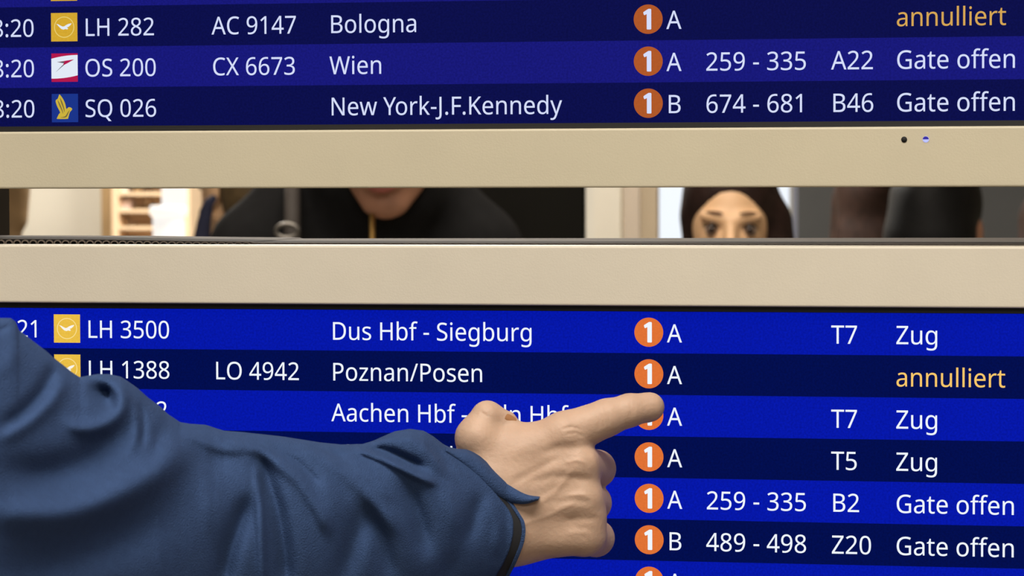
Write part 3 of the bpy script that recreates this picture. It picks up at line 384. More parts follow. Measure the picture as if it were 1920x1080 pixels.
def logo_bird(Bl, Go, Bl2):
    f = lambda P: np.array(P, float) * [0.063, -0.063] + [-0.2, 15.2]
    wing = catm([(90, 35), (112, 62), (128, 95), (136, 128), (150, 118), (168, 120), (176, 132), (160, 150), (148, 186), (140, 192), (74, 192), (70, 186), (84, 160), (92, 150), (74, 116), (62, 84), (64, 70), (76, 62), (84, 42)][:], 3)
    s1 = catm([(76, 72), (94, 100), (110, 140), (112, 160), (104, 140), (86, 104)], 3)
    s2 = catm([(92, 56), (108, 84), (122, 126), (122, 150), (114, 122), (100, 88)], 3)
    s3 = catm([(92, 182), (126, 176), (146, 150), (160, 136), (152, 152), (134, 182)], 3)
    q = lambda P: (f(P) - [7.4, 7.6]) * [1.28, 1.32] + [7.0, 7.75]
    return [([rect(0, 0, LW, LH_)], Bl), ([q(wing)], Go), ([q(s1)], Bl2), ([q(s2)], Bl2), ([q(s3)], Bl2)]
ONE = np.array([(-0.1, -5.2), (2.65, -5.2), (2.35, 5.1), (0.35, 5.1), (-2.9, 3.25), (-2.35, 1.75), (-0.5, 2.55)], float) * [0.88, 1.0] + [-0.1, 0]
def one_loop():
    return [np.array([(-0.45, -5.3), (1.35, -5.3), (1.62, -5.05), (1.62, 5.0), (1.3, 5.3), (0.15, 5.3), (-0.3, 5.05), (-2.35, 3.75), (-2.55, 3.35), (-2.2, 2.25), (-1.8, 2.1), (-0.75, 2.65), (-0.75, -5.05)], float)]

# ------------------------------------------------------------------ flight displays
P_ROW = 21.6
COLX = dict(T=6.0, F=43.52, C=114.57, D=178.85, A=358.09, B=378.18, G=442.83, S=475.63)
X0, X1 = -150.0, 1010.0                      # visible screen edges in board mm
def make_display(label, rows, y_base, pitch, top, bottom, frame_top, frame_bottom, pal, bez, dots, vent):
    """all in board mm; rows: list of (index, dark?, cells)"""
    e = empty('flight_display', board((X0 + X1) / 2, frame_bottom, 60), label, 'display')
    # bezel: four bars with a rolled outer edge, 38 mm at the sides
    T_ = 6.0
    for (a, b) in (((X0 - 40, frame_top), (X1 + 40, top)), ((X0 - 40, bottom), (X1 + 40, frame_bottom))):
        lo = board(a[0], b[1], -T_); hi = board(b[0], a[1], 16)
        bx = box('bezel_bar', lo, hi, bez, e, 0.0011, 3)
    for (a, b) in ((X0 - 40, X0), (X1, X1 + 40)):
        lo = board(a, bottom, -T_ + 0.15); hi = board(b, top, 16)
        box('bezel_bar', lo, hi, bez, e, 0.0008, 2)
    box('screen_backing', board(X0 - 6, bottom + 4, 0.6), board(X1 + 6, top - 4, 14), M_black, e)
    # black inner rim
    g = 2.9
    for lo, hi in (((X0, top), (X1, top + g)), ((X0, bottom - g), (X1, bottom)), ((X0, top), (X0 + g, bottom)), ((X1 - g, top), (X1, bottom))):
        box('inner_rim', board(lo[0], hi[1], -1.6), board(hi[0], lo[1], 1), M_black, e)
    # rows
    for idx, dark, cells in rows:
        yb = y_base + idx * pitch
        y0, y1 = max(yb - 0.735 * pitch, top + g), min(yb + 0.265 * pitch, bottom - g)
        if y1 <= y0: continue
        V = [board(X0 + g, y0, 0), board(X1 - g, y0, 0), board(X1 - g, y1, 0), board(X0 + g, y1, 0)]
        r = pydata('timetable_row', V, [(3, 2, 1, 0)], pal['dark' if dark else 'light'], e)
        for c in cells:
            k, s = c[0], c[1]
            m = pal['amber'] if s == 'annulliert' else pal['white']
            if k == 'logo':
                lay = {'crane': lambda: logo_crane(pal['yellow'], pal['white2'], pal['ring']), 'arrow': lambda: logo_arrow(pal['red'], pal['white2'], pal['line']),
                       'bird': lambda: logo_bird(pal['blue'], pal['gold'], pal['line2'])}[s]()
                flat('airline_logo', lay, 25.15, yb + 2.75 - 0.05, r, -0.2)
            elif k == 'badge':
                flat('terminal_badge', [([circ(0, 0, 7.55, 64)], pal['orange']), ([l * 1.0 for l in one_loop()], pal['white'])], 348.6, yb - 0.235 * P_ROW - 0.1, r, -0.2)
            else:
                x = COLX[k] if len(c) < 3 else c[2]
                flat('lettering', [(text_loops(s), m)], x, yb, r)
    if dots:
        tubeo = lathe('sensor_hole', (0, 0, 0), [(0.0015, 0), (0.0015, 0.0004)], M_recess, None, 20)
        for ob, p in ((tubeo, board(480.4, 57.4, -T_ - 0.1)),):
            ob.rotation_euler = (math.pi / 2, 0, 0); ob.location = p
            ob.parent = e; ob.matrix_parent_inverse = WM(e).inverted()
        led = lathe('status_light', (0, 0, 0), [(0.0017, 0), (0.0016, 0.0005), (0.0009, 0.0009)], pal['led'], None, 20)
        led.rotation_euler = (math.pi / 2, 0, 0); led.location = board(491.3, 57.4, -T_ - 0.1); led['label'] = 'small pale blue status light'
        led.parent = e; led.matrix_parent_inverse = WM(e).inverted()
        cap = pydata('status_light_cap', [board(491.3 + 1.5 * math.cos(t), 57.4 - 1.5 * math.sin(t), -T_ - 1.1) for t in np.linspace(0, math.pi, 12)][:] +
               [board(491.3 + 1.5 * math.cos(t), 57.4 - 1.5 * math.sin(t), -T_ - 0.1) for t in np.linspace(0, math.pi, 12)],
               [(i, i + 1, i + 13, i + 12) for i in range(11)] + [list(range(12))], pal['ledcap'], e)
    # rear housing
    if vent:
        yt = frame_top
        # the housing lid stands proud of the bezel, more so on the left
        def lid(X): return yt - float(np.interp(X, [X0 - 30, -5, 45, 97, 129.5, 131, 540, X1 + 30], [2.9, 2.75, 2.45, 1.65, 1.3, .75, .62, .55]))
        xs = [X0 - 30, -5, 45, 97, 129.5, 131, 540, X1 + 30]; back = [92, 100, 106, 112, 118, 118, 160, 190]
        V = []; 
        for x, bk in zip(xs, back):
            V += [board(x, lid(x), 19), board(x, lid(x) + 0.1, bk), board(x, bottom, bk), board(x, bottom, 19)]
        Fc = []
        for i in range(len(xs) - 1):
            for j in range(4): Fc.append((4 * i + j, 4 * i + (j + 1) % 4, 4 * i + 4 + (j + 1) % 4, 4 * i + 4 + j))
        Fc += [(0, 1, 2, 3), (28, 29, 30, 31)]
        pydata('rear_housing', V, Fc, M_house, e)
        # dark slot under the lid's front edge and the zigzag of vent ribs in it
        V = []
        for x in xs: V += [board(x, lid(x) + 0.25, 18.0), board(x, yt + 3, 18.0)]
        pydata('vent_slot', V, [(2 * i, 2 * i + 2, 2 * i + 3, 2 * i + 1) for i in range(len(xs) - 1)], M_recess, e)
        pitchv = 4.62
        # one arch-shaped rib, shared
        n = 8; t = np.linspace(0, math.pi, n)
        out = [(pitchv / 2 * 0.98 * -math.cos(a), math.sin(a) ** 0.8) for a in t]
        V = []
        for (x, y) in out:
            for s in (0, 1):
                V.append((x / 1000 * (1.0 if s == 0 else 0.72), 0, (y * 1.0 if s == 0 else y * 0.72 - 0.0) / 1000))
        V2 = V + [(a, 0.0008, c) for a, _, c in V]; m_ = len(V)
        Fc = []
        for i in range(n - 1):
            a, b, c, d = 2 * i, 2 * i + 1, 2 * i + 3, 2 * i + 2
            Fc += [(a, b, c, d), (a + m_, d + m_, c + m_, b + m_), (a, d, d + m_, a + m_), (b, b + m_, c + m_, c)]
        me = bpy.data.meshes.new('vent_rib'); me.from_pydata(V2, [], Fc); me.materials.append(M_house); me.update()
        x = -20.0
        while x < 560:
            hh = yt - lid(x) - 0.35
            if hh > 0.2:
                o = bpy.data.objects.new('vent_rib', me); COL.objects.link(o); o.location = board(x, yt + 0.15, 16.6)
                o.scale = (1, 1, hh + 0.1); o.parent = e; o.matrix_parent_inverse = WM(e).inverted()
            x += pitchv
    else:
        box('rear_housing', board(X0 - 30, frame_bottom - 0.3, 16), board(X1 + 30, frame_top + 3, 110), M_house, e, 0.002)
    return e

def palette(tagn, ring, white, white2, dark, light, amber, orange, yellow, red, blue, gold):
    L = lambda n, c, z=0.0: lcd('%s_%s' % (tagn, n), c, z * 1.8)
    return dict(white=L('lettering_white', white), white2=L('logo_white', white2), dark=L('dark_row_blue', dark, 0.10), light=L('light_row_blue', light, 0.10),
                amber=L('amber_lettering', amber), orange=L('badge_orange', orange, 0.03), yellow=L('logo_yellow', yellow, 0.03), red=L('logo_red', red),
                blue=L('logo_blue', blue), gold=L('logo_gold', gold), ring=L('logo_ring', ring), line=L('logo_line', (98, 96, 104)), line2=L('logo_gold_shade', (118, 104, 62)),
                led=L('status_light', (190, 195, 255)), ledcap=L('status_light_cap', (60, 50, 160)))
pal_up = palette('upper_screen', (232, 208, 118), (214, 222, 252), (226, 234, 246), (9, 13, 75), (22, 23, 121), (214, 166, 84), (176, 88, 40), (212, 168, 48), (178, 24, 76), (26, 52, 138), (204, 178, 60))
pal_lo = palette('lower_screen', (250, 224, 146), (240, 246, 255), (250, 246, 236), (0, 12, 78), (3, 22, 168), (250, 200, 106), (224, 114, 52), (234, 190, 70), (190, 30, 70), (26, 52, 138), (214, 188, 70))

def row(i, dark, time=None, logo=None, F_=None, C_=None, D_=None, t='A', B_=None, G_=None, S_=None, extra=()):
    c = []
    if time: c.append(('T', time))
    if logo: c.append(('logo', logo))
    for k, s in (('F', F_), ('C', C_), ('D', D_), ('A', t), ('B', B_), ('G', G_), ('S', S_)):
        if s: c.append((k, s))
    if t: c.append(('badge', '1'))
    return (i, dark, c + list(extra))
# the time column ends at board x = 15.3
def tw(s):
    return max(l[:, 0].max() for l in text_loops(s))
COLX['T'] = 15.3 - tw('18:20')
up_rows = [(k, bool(k % 2 == 0), []) for k in range(-18, -1)]
up_rows += [(-1, False, [('logo', 'crane')]),
            row(0, True, '18:20', 'crane', 'LH 282', 'AC 9147', 'Bologna', 'A', S_='annulliert'),
            row(1, False, '18:20', 'arrow', 'OS 200', 'CX 6673', 'Wien', 'A', '259 - 335', 'A22', 'Gate offen'),
            row(2, True, '18:20', 'bird', 'SQ 026', None, 'New York-J.F.Kennedy', 'B', '674 - 681', 'B46', 'Gate offen')]
up = make_display('upper of the two flight displays, dimmer blue screen listing Bologna, Wien and New York', up_rows, 0.0, P_ROW, -390.0, 50.9, -420.0, 81.4, pal_up, M_bezel, True, False)
lo_rows = [row(0, False, None, 'crane', 'LH 3500', None, 'Dus Hbf - Siegburg', 'A', None, 'T7', 'Zug', extra=[('T', '21', 15.3 - tw('21') )]),
           row(1, True, None, 'crane', 'LH 1388', 'LO 4942', 'Poznan/Posen', 'A', S_='annulliert'),
           row(2, False, None, None, None, None, 'Aachen Hbf - Köln Hbf', 'A', None, 'T7', 'Zug', extra=[('F', '82', 88.2 - tw('82'))]),
           row(3, True, None, None, None, None, 'München Hbf', 'A', None, 'T5', 'Zug'),
           row(4, False, None, None, None, None, None, 'A', '259 - 335', 'B2', 'Gate offen'),
           row(5, True, None, None, None, None, None, 'B', '489 - 498', 'Z20', 'Gate offen'),
           row(6, False, None, None, None, None, None, 'A')]
lo_rows += [(k, bool(k % 2), []) for k in range(7, 28)]
lo = make_display('lower of the two flight displays, bright blue screen the finger points at', lo_rows, 161.3855, P_ROW * 0.99702, 142.45, 600.0, 111.5, 632.0, pal_lo, M_bezel2, False, True)

# dark post that carries both displays
st_ = empty('display_stand', board(-60, 1667.8, 150), 'dark brown metal post carrying both flight displays, at their left', 'stand')
px = onplane(21, 400, 0.205)[0]
box('post', (px - 0.12, 0.125, 0.02), (px, 0.205, 2.25), M_post, st_, 0.003)
box('base_plate', (px - 0.42, -0.05, 0), (px + 0.3, 0.5, 0.02), M_post, st_, 0.004)
for z in (1.80, 1.25):
    box('mounting_arm', (px - 0.12, 0.108 if z > 1.5 else 0.085, z - 0.03), (px + 0.35, 0.126, z + 0.03), M_post, st_, 0.002)
st2 = empty('display_stand', board(900, 1667.8, 150), 'dark brown metal post carrying both flight displays, at their right', 'stand')
px2 = board(900, 0, 0)[0]
box('post', (px2, 0.205, 0.02), (px2 + 0.12, 0.285, 2.25), M_post, st2, 0.003)
box('base_plate', (px2 - 0.2, -0.05, 0), (px2 + 0.42, 0.5, 0.02), M_post, st2, 0.004)
box('mounting_arm', (px2, 0.108, 1.77), (px2 + 0.12, 0.21, 1.83), M_post, st2, 0.002)
box('mounting_arm', (px2, 0.19, 1.22), (px2 + 0.12, 0.21, 1.28), M_post, st2, 0.002)

# ------------------------------------------------------------------ people
M_skin = mat('warm_skin', (176, 146, 123), 0.55, 0, 0.06, 90, 0.15, 500, 0.12, 0, 0.35)
M_skin_w = mat('woman_skin', (214, 174, 134), 0.5, 0, 0.03, 30, 0, 0, 0.1)
M_skin_m = mat('man_skin', (176, 128, 102), 0.55, 0, 0.10, 40, 0, 0, 0.1)
M_nail = mat('fingernail', (214, 166, 138), 0.3, 0, 0.02, 60)
M_thumbnail = mat('thumbnail', (150, 106, 70), 0.35, 0, 0.05, 60)
M_sleeve = mat('blue_grey_cotton', (46, 66, 101), 0.85, 0, 0.07, 260, 0.5, 1500, 0, 0, 0.2)
M_cuff_shade = mat('cuff_shade_black', (18, 18, 22), 0.9, 0, 0.05, 200)  # inside of the cuff, its shade put into the near-black colour
M_eyew = mat('eye_white', (150, 130, 116), 0.25); M_iris = mat('dark_iris', (38, 24, 16), 0.2)
M_brow = mat('brow_hair', (96, 66, 48), 0.7)
M_lip = mat('lips', (170, 96, 84), 0.5)
def hair_mat(n, c): return mat(n, c, 0.6, 0, 0.3, 50, 0.4, 200, spec=.2)
M_hair_dark = hair_mat('dark_brown_hair', (38, 24, 20)); M_hair_brown = hair_mat('olive_brown_hair', (92, 76, 52))
M_hair_black = hair_mat('black_hair', (11, 11, 12)); M_hair_red = hair_mat('reddish_brown_hair', (44, 29, 23))
M_blackcloth = mat('black_cloth', (24, 24, 25), 0.9, 0, 0.15, 60, spec=.12); M_navycloth = mat('navy_cloth', (28, 32, 58), 0.85, 0, 0.1, 60)
M_trouser = mat('dark_trousers', (36, 36, 42), 0.9, 0, 0.1, 60); M_shoe = mat('black_leather', (20, 18, 17), 0.4)
M_brass = mat('brass_zip', (150, 120, 66), 0.35, 0.8); M_steel = mat('grey_metal_ring', (112, 108, 102), 0.35, 0.6)

def head_fn(P, wide=1.0, ears=True):
    x = P.copy(); x[..., 0] = P[..., 0] / wide
    d = ell(x, (0, .02, .035), (.074, .096, .085))
    d = smin(d, ell(x, (0, -.022, -.028), (.060, .068, .082)), .03)
    for s in (-1, 1):
        d = smin(d, cone(x, (s * .05, .005, -.062), (s * .016, -.062, -.104), .02, .017), .025)
    d = smin(d, cone(x, (0, -.066, -.106), (0, -.060, -.10), .018, .02), .015)
    d = smin(d, cone(x, (0, .03, -.06), (0, .045, -.22), .052, .056), .02)
    for s in (-1, 1):
        d = smax(d, -ell(x, (s * .033, -.104, -.001), (.019, .024, .009)), .010)
        d = smin(d, cone(x, (s * .046, -.072, .020), (s * .014, -.083, .016), .009, .008), .012)
        if ears: d = smin(d, ell(x, (s * .077, .012, -.012), (.009, .019, .032)), .008)
        d = smin(d, ell(x, (s * .013, -.098, -.043), (.010, .010, .008)), .008)
        d = smin(d, cone(x, (s * .021, -.083, -.069), (0, -.091, -.066), .006, .007), .006)
    d = smin(d, cone(x, (0, -.084, .010), (0, -.107, -.036), .008, .011), .010)
    return d
def person(name, label, x, y, height, yaw, tilt=0.0, roll=0.0, hair='short', hair_m=None, skin=M_skin_w, top=M_blackcloth, lean=0.0, wide=1.0, group=None, hshift=0.0, shoulder=0.0, arms=(-1, 1), hres=.005, hunch=0.0, headpos=None):
    """a standing figure, feet on the floor at (x, y); yaw 0 faces the viewer"""
    e = empty(name, (x, y, 0), label, 'person', group)
    s = height / 1.78
    Rz = np.array(Matrix.Rotation(yaw, 3, 'Z'))
    zt = height - 0.115 * s                                     # eye level
    hc = np.array([0, -lean, zt]) if headpos is None else np.array(headpos, float)
    Rh = np.array(Matrix.Rotation(tilt, 3, 'X') @ Matrix.Rotation(roll, 3, 'Y'))
    def hx(V): return ((V * 1.0) @ Rh.T + hc) @ Rz.T + np.array([x, y, 0])
    def bx_(V): return V @ Rz.T + np.array([x, y, 0])
    sdf('head', lambda P: head_fn(P, wide, hair != 'long'), (-.10, -.14, -.24), (.10, .14, .14), hres, skin, e, hx)
    for sgn in (-1, 1):
        c = hx(np.array([[sgn * .033 * wide, -.0765, -.002]]))[0]
        bm = bmesh.new(); bmesh.ops.create_uvsphere(bm, u_segments=16, v_segments=10, radius=.0112)
        me = bpy.data.meshes.new('eye'); bm.to_mesh(me); bm.free(); o = link('eye', me, [M_eyew], None, True); o.location = c
        o.parent = e; o.matrix_parent_inverse = WM(e).inverted()
        ci = hx(np.array([[sgn * .033 * wide, -.0815, -.002]]))[0]
        bm = bmesh.new(); bmesh.ops.create_uvsphere(bm, u_segments=14, v_segments=8, radius=.0078)
        me = bpy.data.meshes.new('iris'); bm.to_mesh(me); bm.free(); o2 = link('iris', me, [M_iris], None, True); o2.location = ci
        o2.parent = o; o2.matrix_parent_inverse = WM(o).inverted()
        br = hx(np.array([[sgn * (.014 + .034 * t) * wide, -.0925 + .014 * t * t + .003 * t, .024 + .002 * math.sin(t * 2.8)] for t in np.linspace(0, 1, 7)]))
        tube('eyebrow', br, [.001, .0018, .0022, .002, .0018, .0014, .0008], M_brow, e, 8)
        ls = hx(np.array([[sgn * (.021 + .025 * t) * wide, -.0865 + .010 * (t - .4) ** 2 * 2, .0065 * math.sin(t * 3.14) + .001] for t in np.linspace(0, 1, 7)]))
        tube('eyelashes', ls, [.0008, .0016, .002, .002, .002, .0018, .001], M_iris, e, 6)
    tube('lips', hx(np.array([[t * .021, -.0975 + .011 * abs(t) ** 1.6, -.0665] for t in np.linspace(-1, 1, 9)])), [.002, .0045, .006, .0064, .006, .0064, .006, .0045, .002], M_lip, e, 8)
    def hfn(P):
        q = P - np.array([hshift, 0, 0], np.float32)
        d = ell(P, (0, .028, .045), (.086 * wide, .104, .094))
        face = ell(P, (0.0, -.105, -.052), (.0655 * wide, .10, .113))
        if hair == 'long':
            for sg in (-1, 1):
                d = smin(d, cone(P, ((sg * .066 + hshift * .5) * wide, .02, .01), ((sg * .080 + hshift) * wide, .0, -.22), .028 + sg * hshift * .5, .034 + sg * hshift * .7), .03)
            d = smin(d, ell(q, (0, .075, -.10), (.085, .05, .16)), .03)
        else:
            d = smax(d, -(P[..., 2] + .045 + 0.5 * (P[..., 1] - .03)), .02) if hair == 'short' else smin(d, ell(q, (0, .07, -.02), (.088, .07, .09)), .02)
        if hair == 'bun': d = smin(d, ell(q, (0, .13, .07), (.045, .04, .045)), .015)
        return smax(d, -face, .012)
    sdf('hair', hfn, (-.15, -.12, -.28), (.15, .20, .17), .006, hair_m, e, hx)
    # coat or jacket
    sh = (height - 0.33 * s) + shoulder
    def tfn(P):
        d = ell(P, (0, .01, sh - .16), (.185 * s, .118 * s, .24))
        d = smin(d, ell(P, (0, .0, sh - .45), (.165 * s, .115 * s, .26)), .08)
        d = smin(d, cone(P, (-.15 * s, .01, sh - .015), (.15 * s, .01, sh - .015), .062, .062), .06)
        d = smin(d, cone(P, (0, .02, sh + .02), (0, .01 - lean * .5 - (.05 if hunch else 0), sh + (.10 if hunch else .085)), .075, .078 if hunch else .062), .05)
        if hunch:
            d = smin(d, cone(P, (0, .02, sh), tuple(hc + np.array([0, .085, -.10])), .09, .080), .03)
            for sg in (-1, 1):
                d = smin(d, cone(P, (sg * .15, .0, sh + .0), (sg * .06, .02, sh + hunch), .062, .06), .04)
        if arms:
            for sg in arms:
                d = smin(d, cone(P, (sg * .17 * s, .01, sh - .02), (sg * .235 * s, .02, sh - .30), .056, .046), .04)
                d = smin(d, cone(P, (sg * .235 * s, .02, sh - .30), (sg * .22 * s, -.06, sh - .53), .045, .034), .02)
        return d
    sdf('jacket', tfn, (-.34, -.22, sh - .75), (.34, .22, sh + .2), .011, top, e, bx_)
    hip = 0.50 * height
    def lfn(P):
        d = ell(P, (0, .0, hip - .02), (.155, .115, .15))
        for sg in (-1, 1):
            d = smin(d, cone(P, (sg * .085, 0, hip - .05), (sg * .095, -.005, .26 * height), .082, .056), .03)
            d = smin(d, cone(P, (sg * .095, -.005, .26 * height), (sg * .10, .02, .085), .056, .042), .02)
        return d
    sdf('trousers', lfn, (-.22, -.16, .03), (.22, .16, hip + .2), .014, M_trouser, e, bx_)
    for sg in (-1, 1):
        sdf('shoe', lambda P: smax(smin(ell(P, (sg * .10, -.07, .035), (.045, .12, .04)), ell(P, (sg * .10, .03, .045), (.042, .06, .055)), .02), -(P[..., 2] - 0.002), .004),
            (sg * .1 - .07, -.22, -.02), (sg * .1 + .07, .12, .12), .010, M_shoe, e, bx_)
        if sg in arms:
            # hand: palm and five fingers hanging slightly curled
            hxp, hy, hz = sg * .218 * s, -.065, sh - .56
            def handf(P, sg=sg, hxp=hxp, hy=hy, hz=hz):
                d = ell(P, (hxp, hy, hz - .045), (.017, .040, .05))
                d = smin(d, cone(P, (hxp, hy, hz + .03), (hxp, hy, hz - .01), .026, .026), .02)
                for j, (oy, ln) in enumerate(((-.028, .070), (-.010, .078), (.009, .072), (.027, .058))):
                    a = (hxp, hy + oy, hz - .085); b = (hxp - sg * .010, hy + oy, hz - .085 - ln * .55); c = (hxp - sg * .030, hy + oy, hz - .085 - ln * .9)
                    d = smin(d, np.minimum(cone(P, a, b, .0095, .0085), cone(P, b, c, .0085, .007)), .004)
                d = smin(d, cone(P, (hxp - sg * .004, hy - .034, hz - .03), (hxp - sg * .022, hy - .052, hz - .085), .012, .009), .008)
                return d
            sdf('hand', handf, (hxp - .06, hy - .08, hz - .19), (hxp + .06, hy + .06, hz + .06), .005, skin, e, bx_)
    return e, hx, bx_
def place(u, v, d):                       # world point -> helper for standing people
    return W(u, v, d)

# woman behind the displays: eyes at v 428, 70 px apart
ew = place(1369, 431, 5.25)
pw, hxw, _ = person('person', 'dark-haired woman behind the displays whose eyes show in the gap', ew[0], ew[1], ew[2] + .115 * .93, 0.15, 0.0, 0.02, 'long', M_hair_dark, M_skin_w, M_blackcloth, wide=0.93, hshift=.014, hres=.004)
# man in black, head bowed, its chin in the gap
DM = 4.7
chin = place(722, 407, DM - .17)
mz = place(690, 440, DM)[2] - .012                                  # shoulder line
mx, my = place(684, 440, DM)[:2]
hm = 1.80
tl = .42
off = np.array([0, -.072 * math.cos(tl) + .122 * math.sin(tl), -.072 * math.sin(tl) - .122 * math.cos(tl)])
ya = .12
Rzi = np.array(Matrix.Rotation(-ya, 3, 'Z'))
hp = Rzi @ np.array([chin[0] - mx, chin[1] - my, chin[2]]) - off
pm, hxm, bxm = person('person', 'man in black jacket with bowed head and brass zip seen through the gap', mx, my, hm, ya, tl, 0.0, 'short', M_hair_dark, M_skin_m, M_blackcloth, shoulder=mz - (hm - .33 * hm / 1.78), wide=1.06, headpos=hp, hunch=.12)
zl = [place(698, v, DM - .155 - .0009 * (v - 380)) for v in (388, 400, 415, 430, 445, 470, 500)]
tube('jacket_zip', zl, [.0042] * 7, M_brass, pm, 8)['label'] = 'brass zip'
sl_ = [place(548, v, DM - dd) for v, dd in ((338, .05), (352, .085), (370, .11), (395, .135), (420, .15), (450, .16), (500, .17))]
tube('bag_strap', sl_, [.012] * 7, mat('brown_black_webbing', (44, 38, 34), 0.8, 0, 0.1, 300), pm, 10)
tube('strap_ring', [place(538 + 21 * math.cos(t), 433 + 13 * math.sin(t), DM - .185) for t in np.linspace(0, 2 * math.pi, 25)[:-1]], [.0032] * 24, M_steel, pm, 8, True)['label'] = 'grey metal ring'

def behind(label, u, v, d, yaw, hair, hm_, skin, top, H=None, **k):
    q = place(u, v, d)
    return person('person', label, q[0], q[1], q[2] + .115, yaw, 0.0, 0.0, hair, hm_, skin, top, **k)
pb, hxb, _ = behind('person with olive brown hair and navy collar, half hidden behind the man in black', 452, 352, 6.2, math.pi + .95, 'crop', M_hair_brown, M_skin_w, M_navycloth)
tube('raised_collar', [place(u, v, 6.05) for u, v in ((404, 368), (392, 380), (386, 398), (382, 420), (379, 445), (377, 470))], [.006, .010, .013, .014, .016, .018], M_navycloth, pb, 12)
behind('person with reddish brown hair beside the dark-haired woman, seen from behind', 1632, 398, 8.0, math.pi, 'long', M_hair_red, M_skin_m, M_blackcloth)
behind('person in black with black hair seen from behind, largest dark head at the right', 1762, 440, 6.0, math.pi - .2, 'crop', M_hair_black, M_skin_m, M_blackcloth, wide=1.0)
behind('person with reddish brown hair cut off by the right edge of the picture', 1982, 470, 7.2, math.pi, 'crop', M_hair_red, M_skin_m, M_blackcloth)

# ------------------------------------------------------------------ the hall behind the displays
def upright(name, u0, u1, d, depth, z0, z1, m, parent=None, bevel=0.0):
    a = place(u0, 400, d); b = place(u1, 400, d)
    return box(name, (a[0], a[1], z0), (b[0], a[1] + depth, z1), m, parent, bevel)
M_tan = mat('tan_wood', (206, 170, 122), 0.6, 0, 0.06, 12)
M_col2 = mat('grey_beige_paint', (190, 178, 164), 0.85)
structure(upright('trim_1', 190, 209, 9.6, .05, 0, 2.6, M_tan))
structure(upright('wall_left', -800, 400, 10.2, .1, 0, 3.1, M_cream))
# light cream pillar with a beige strip
pl = upright('pillar_1', 1112, 1166, 7.4, .03, 0, 3.1, M_cream); structure(pl)
structure(upright('pillar_2', 1166, 1201, 7.5, .03, 0, 3.1, M_col2))
structure(upright('pillar_3', 1201, 1233, 7.42, .03, 0, 3.1, mat('warm_cream_paint', (222, 204, 176), 0.85)))
# bright window
win = empty('window_1', place(1360, 700, 9.4), 'x', 'x'); del win['label']; del win['category']; win['kind'] = 'structure'
wp = bpy.data.materials.new('daylight_pane'); wp.use_nodes = True
b_ = wp.node_tree.nodes['Principled BSDF']; b_.inputs['Emission Color'].default_value = (*lin((232, 240, 250)), 1); b_.inputs['Emission Strength'].default_value = 1.0
b_.inputs['Base Color'].default_value = (0.05, .05, .05, 1)
upright('pane', 1180, 1486, 9.4, .02, .3, 2.6, wp, win)
M_wf = mat('grey_lilac_frame', (150, 146, 152), 0.6)
upright('window_frame', 1486, 1497, 9.38, .06, .3, 2.6, M_wf, win); upright('window_frame', 1165, 1180, 9.38, .06, .3, 2.6, M_wf, win)
structure(upright('wall_front', 1495, 2500, 9.3, .1, 0, 3.1, M_greyw))
# black partition behind the man
pt = upright('black_partition', 640, 1110, 5.6, .03, .0, 2.1, mat('black_partition_panel', (20, 19, 16), 0.85, 0, 0.2, 4, spec=.1), None, .002)
tag(pt, 'black partition panel standing behind the man in black', 'partition')
bg = place(1032, 440, 5.5)
sb = empty('shoulder_bag', bg, 'dark brown bag hung on the black partition', 'bag')
sdf('bag_body', lambda P: ell(P, (0, 0, 0), (.026, .02, .06)), (-.04, -.03, -.08), (.04, .03, .08), .003, mat('dark_brown_leather', (66, 54, 50), 0.6), sb, lambda V: V + bg + [0, .045, -.025])
tube('bag_handle', [bg + [0.02 * math.cos(t), .05, .02 + .03 * math.sin(t)] for t in np.linspace(0, math.pi, 9)], [.0025] * 9, M_blackcloth, sb, 8)
# shelf rack and the glowing white lamp on its counter, at the left
rack = empty('shelf_rack', place(275, 700, 8.9), 'tan wooden shelf rack against the cream wall', 'shelf')
M_shelf = mat('light_shelf_wood', (214, 186, 152), 0.6, 0, 0.05, 10)
M_shelf3 = mat('pale_back_panel', (226, 200, 168), .8)
M_shelf2 = mat('brown_shelf_edge', (132, 102, 70), 0.6)
ra = place(209, 400, 8.8); rb = place(352, 400, 8.8)
box('side_panel', (ra[0], ra[1], 0), (ra[0] + .02, ra[1] + .28, 2.0), M_shelf, rack, .002)
box('side_panel', (rb[0], ra[1], 0), (rb[0] + .02, ra[1] + .28, 2.0), M_shelf, rack, .002)
box('back_panel', (ra[0] + .02, ra[1] + .07, 0), (rb[0], ra[1] + .09, 2.0), M_shelf3, rack)
zs = []
for v in (296, 328, 360, 392, 424, 456, 500, 560, 640):
    z = place(260, v, 8.8)[2]; zs.append(z)
    box('shelf', (ra[0] + .02, ra[1], z - .010), (rb[0], ra[1] + .07, z), M_shelf, rack)
rng = random.Random(4)
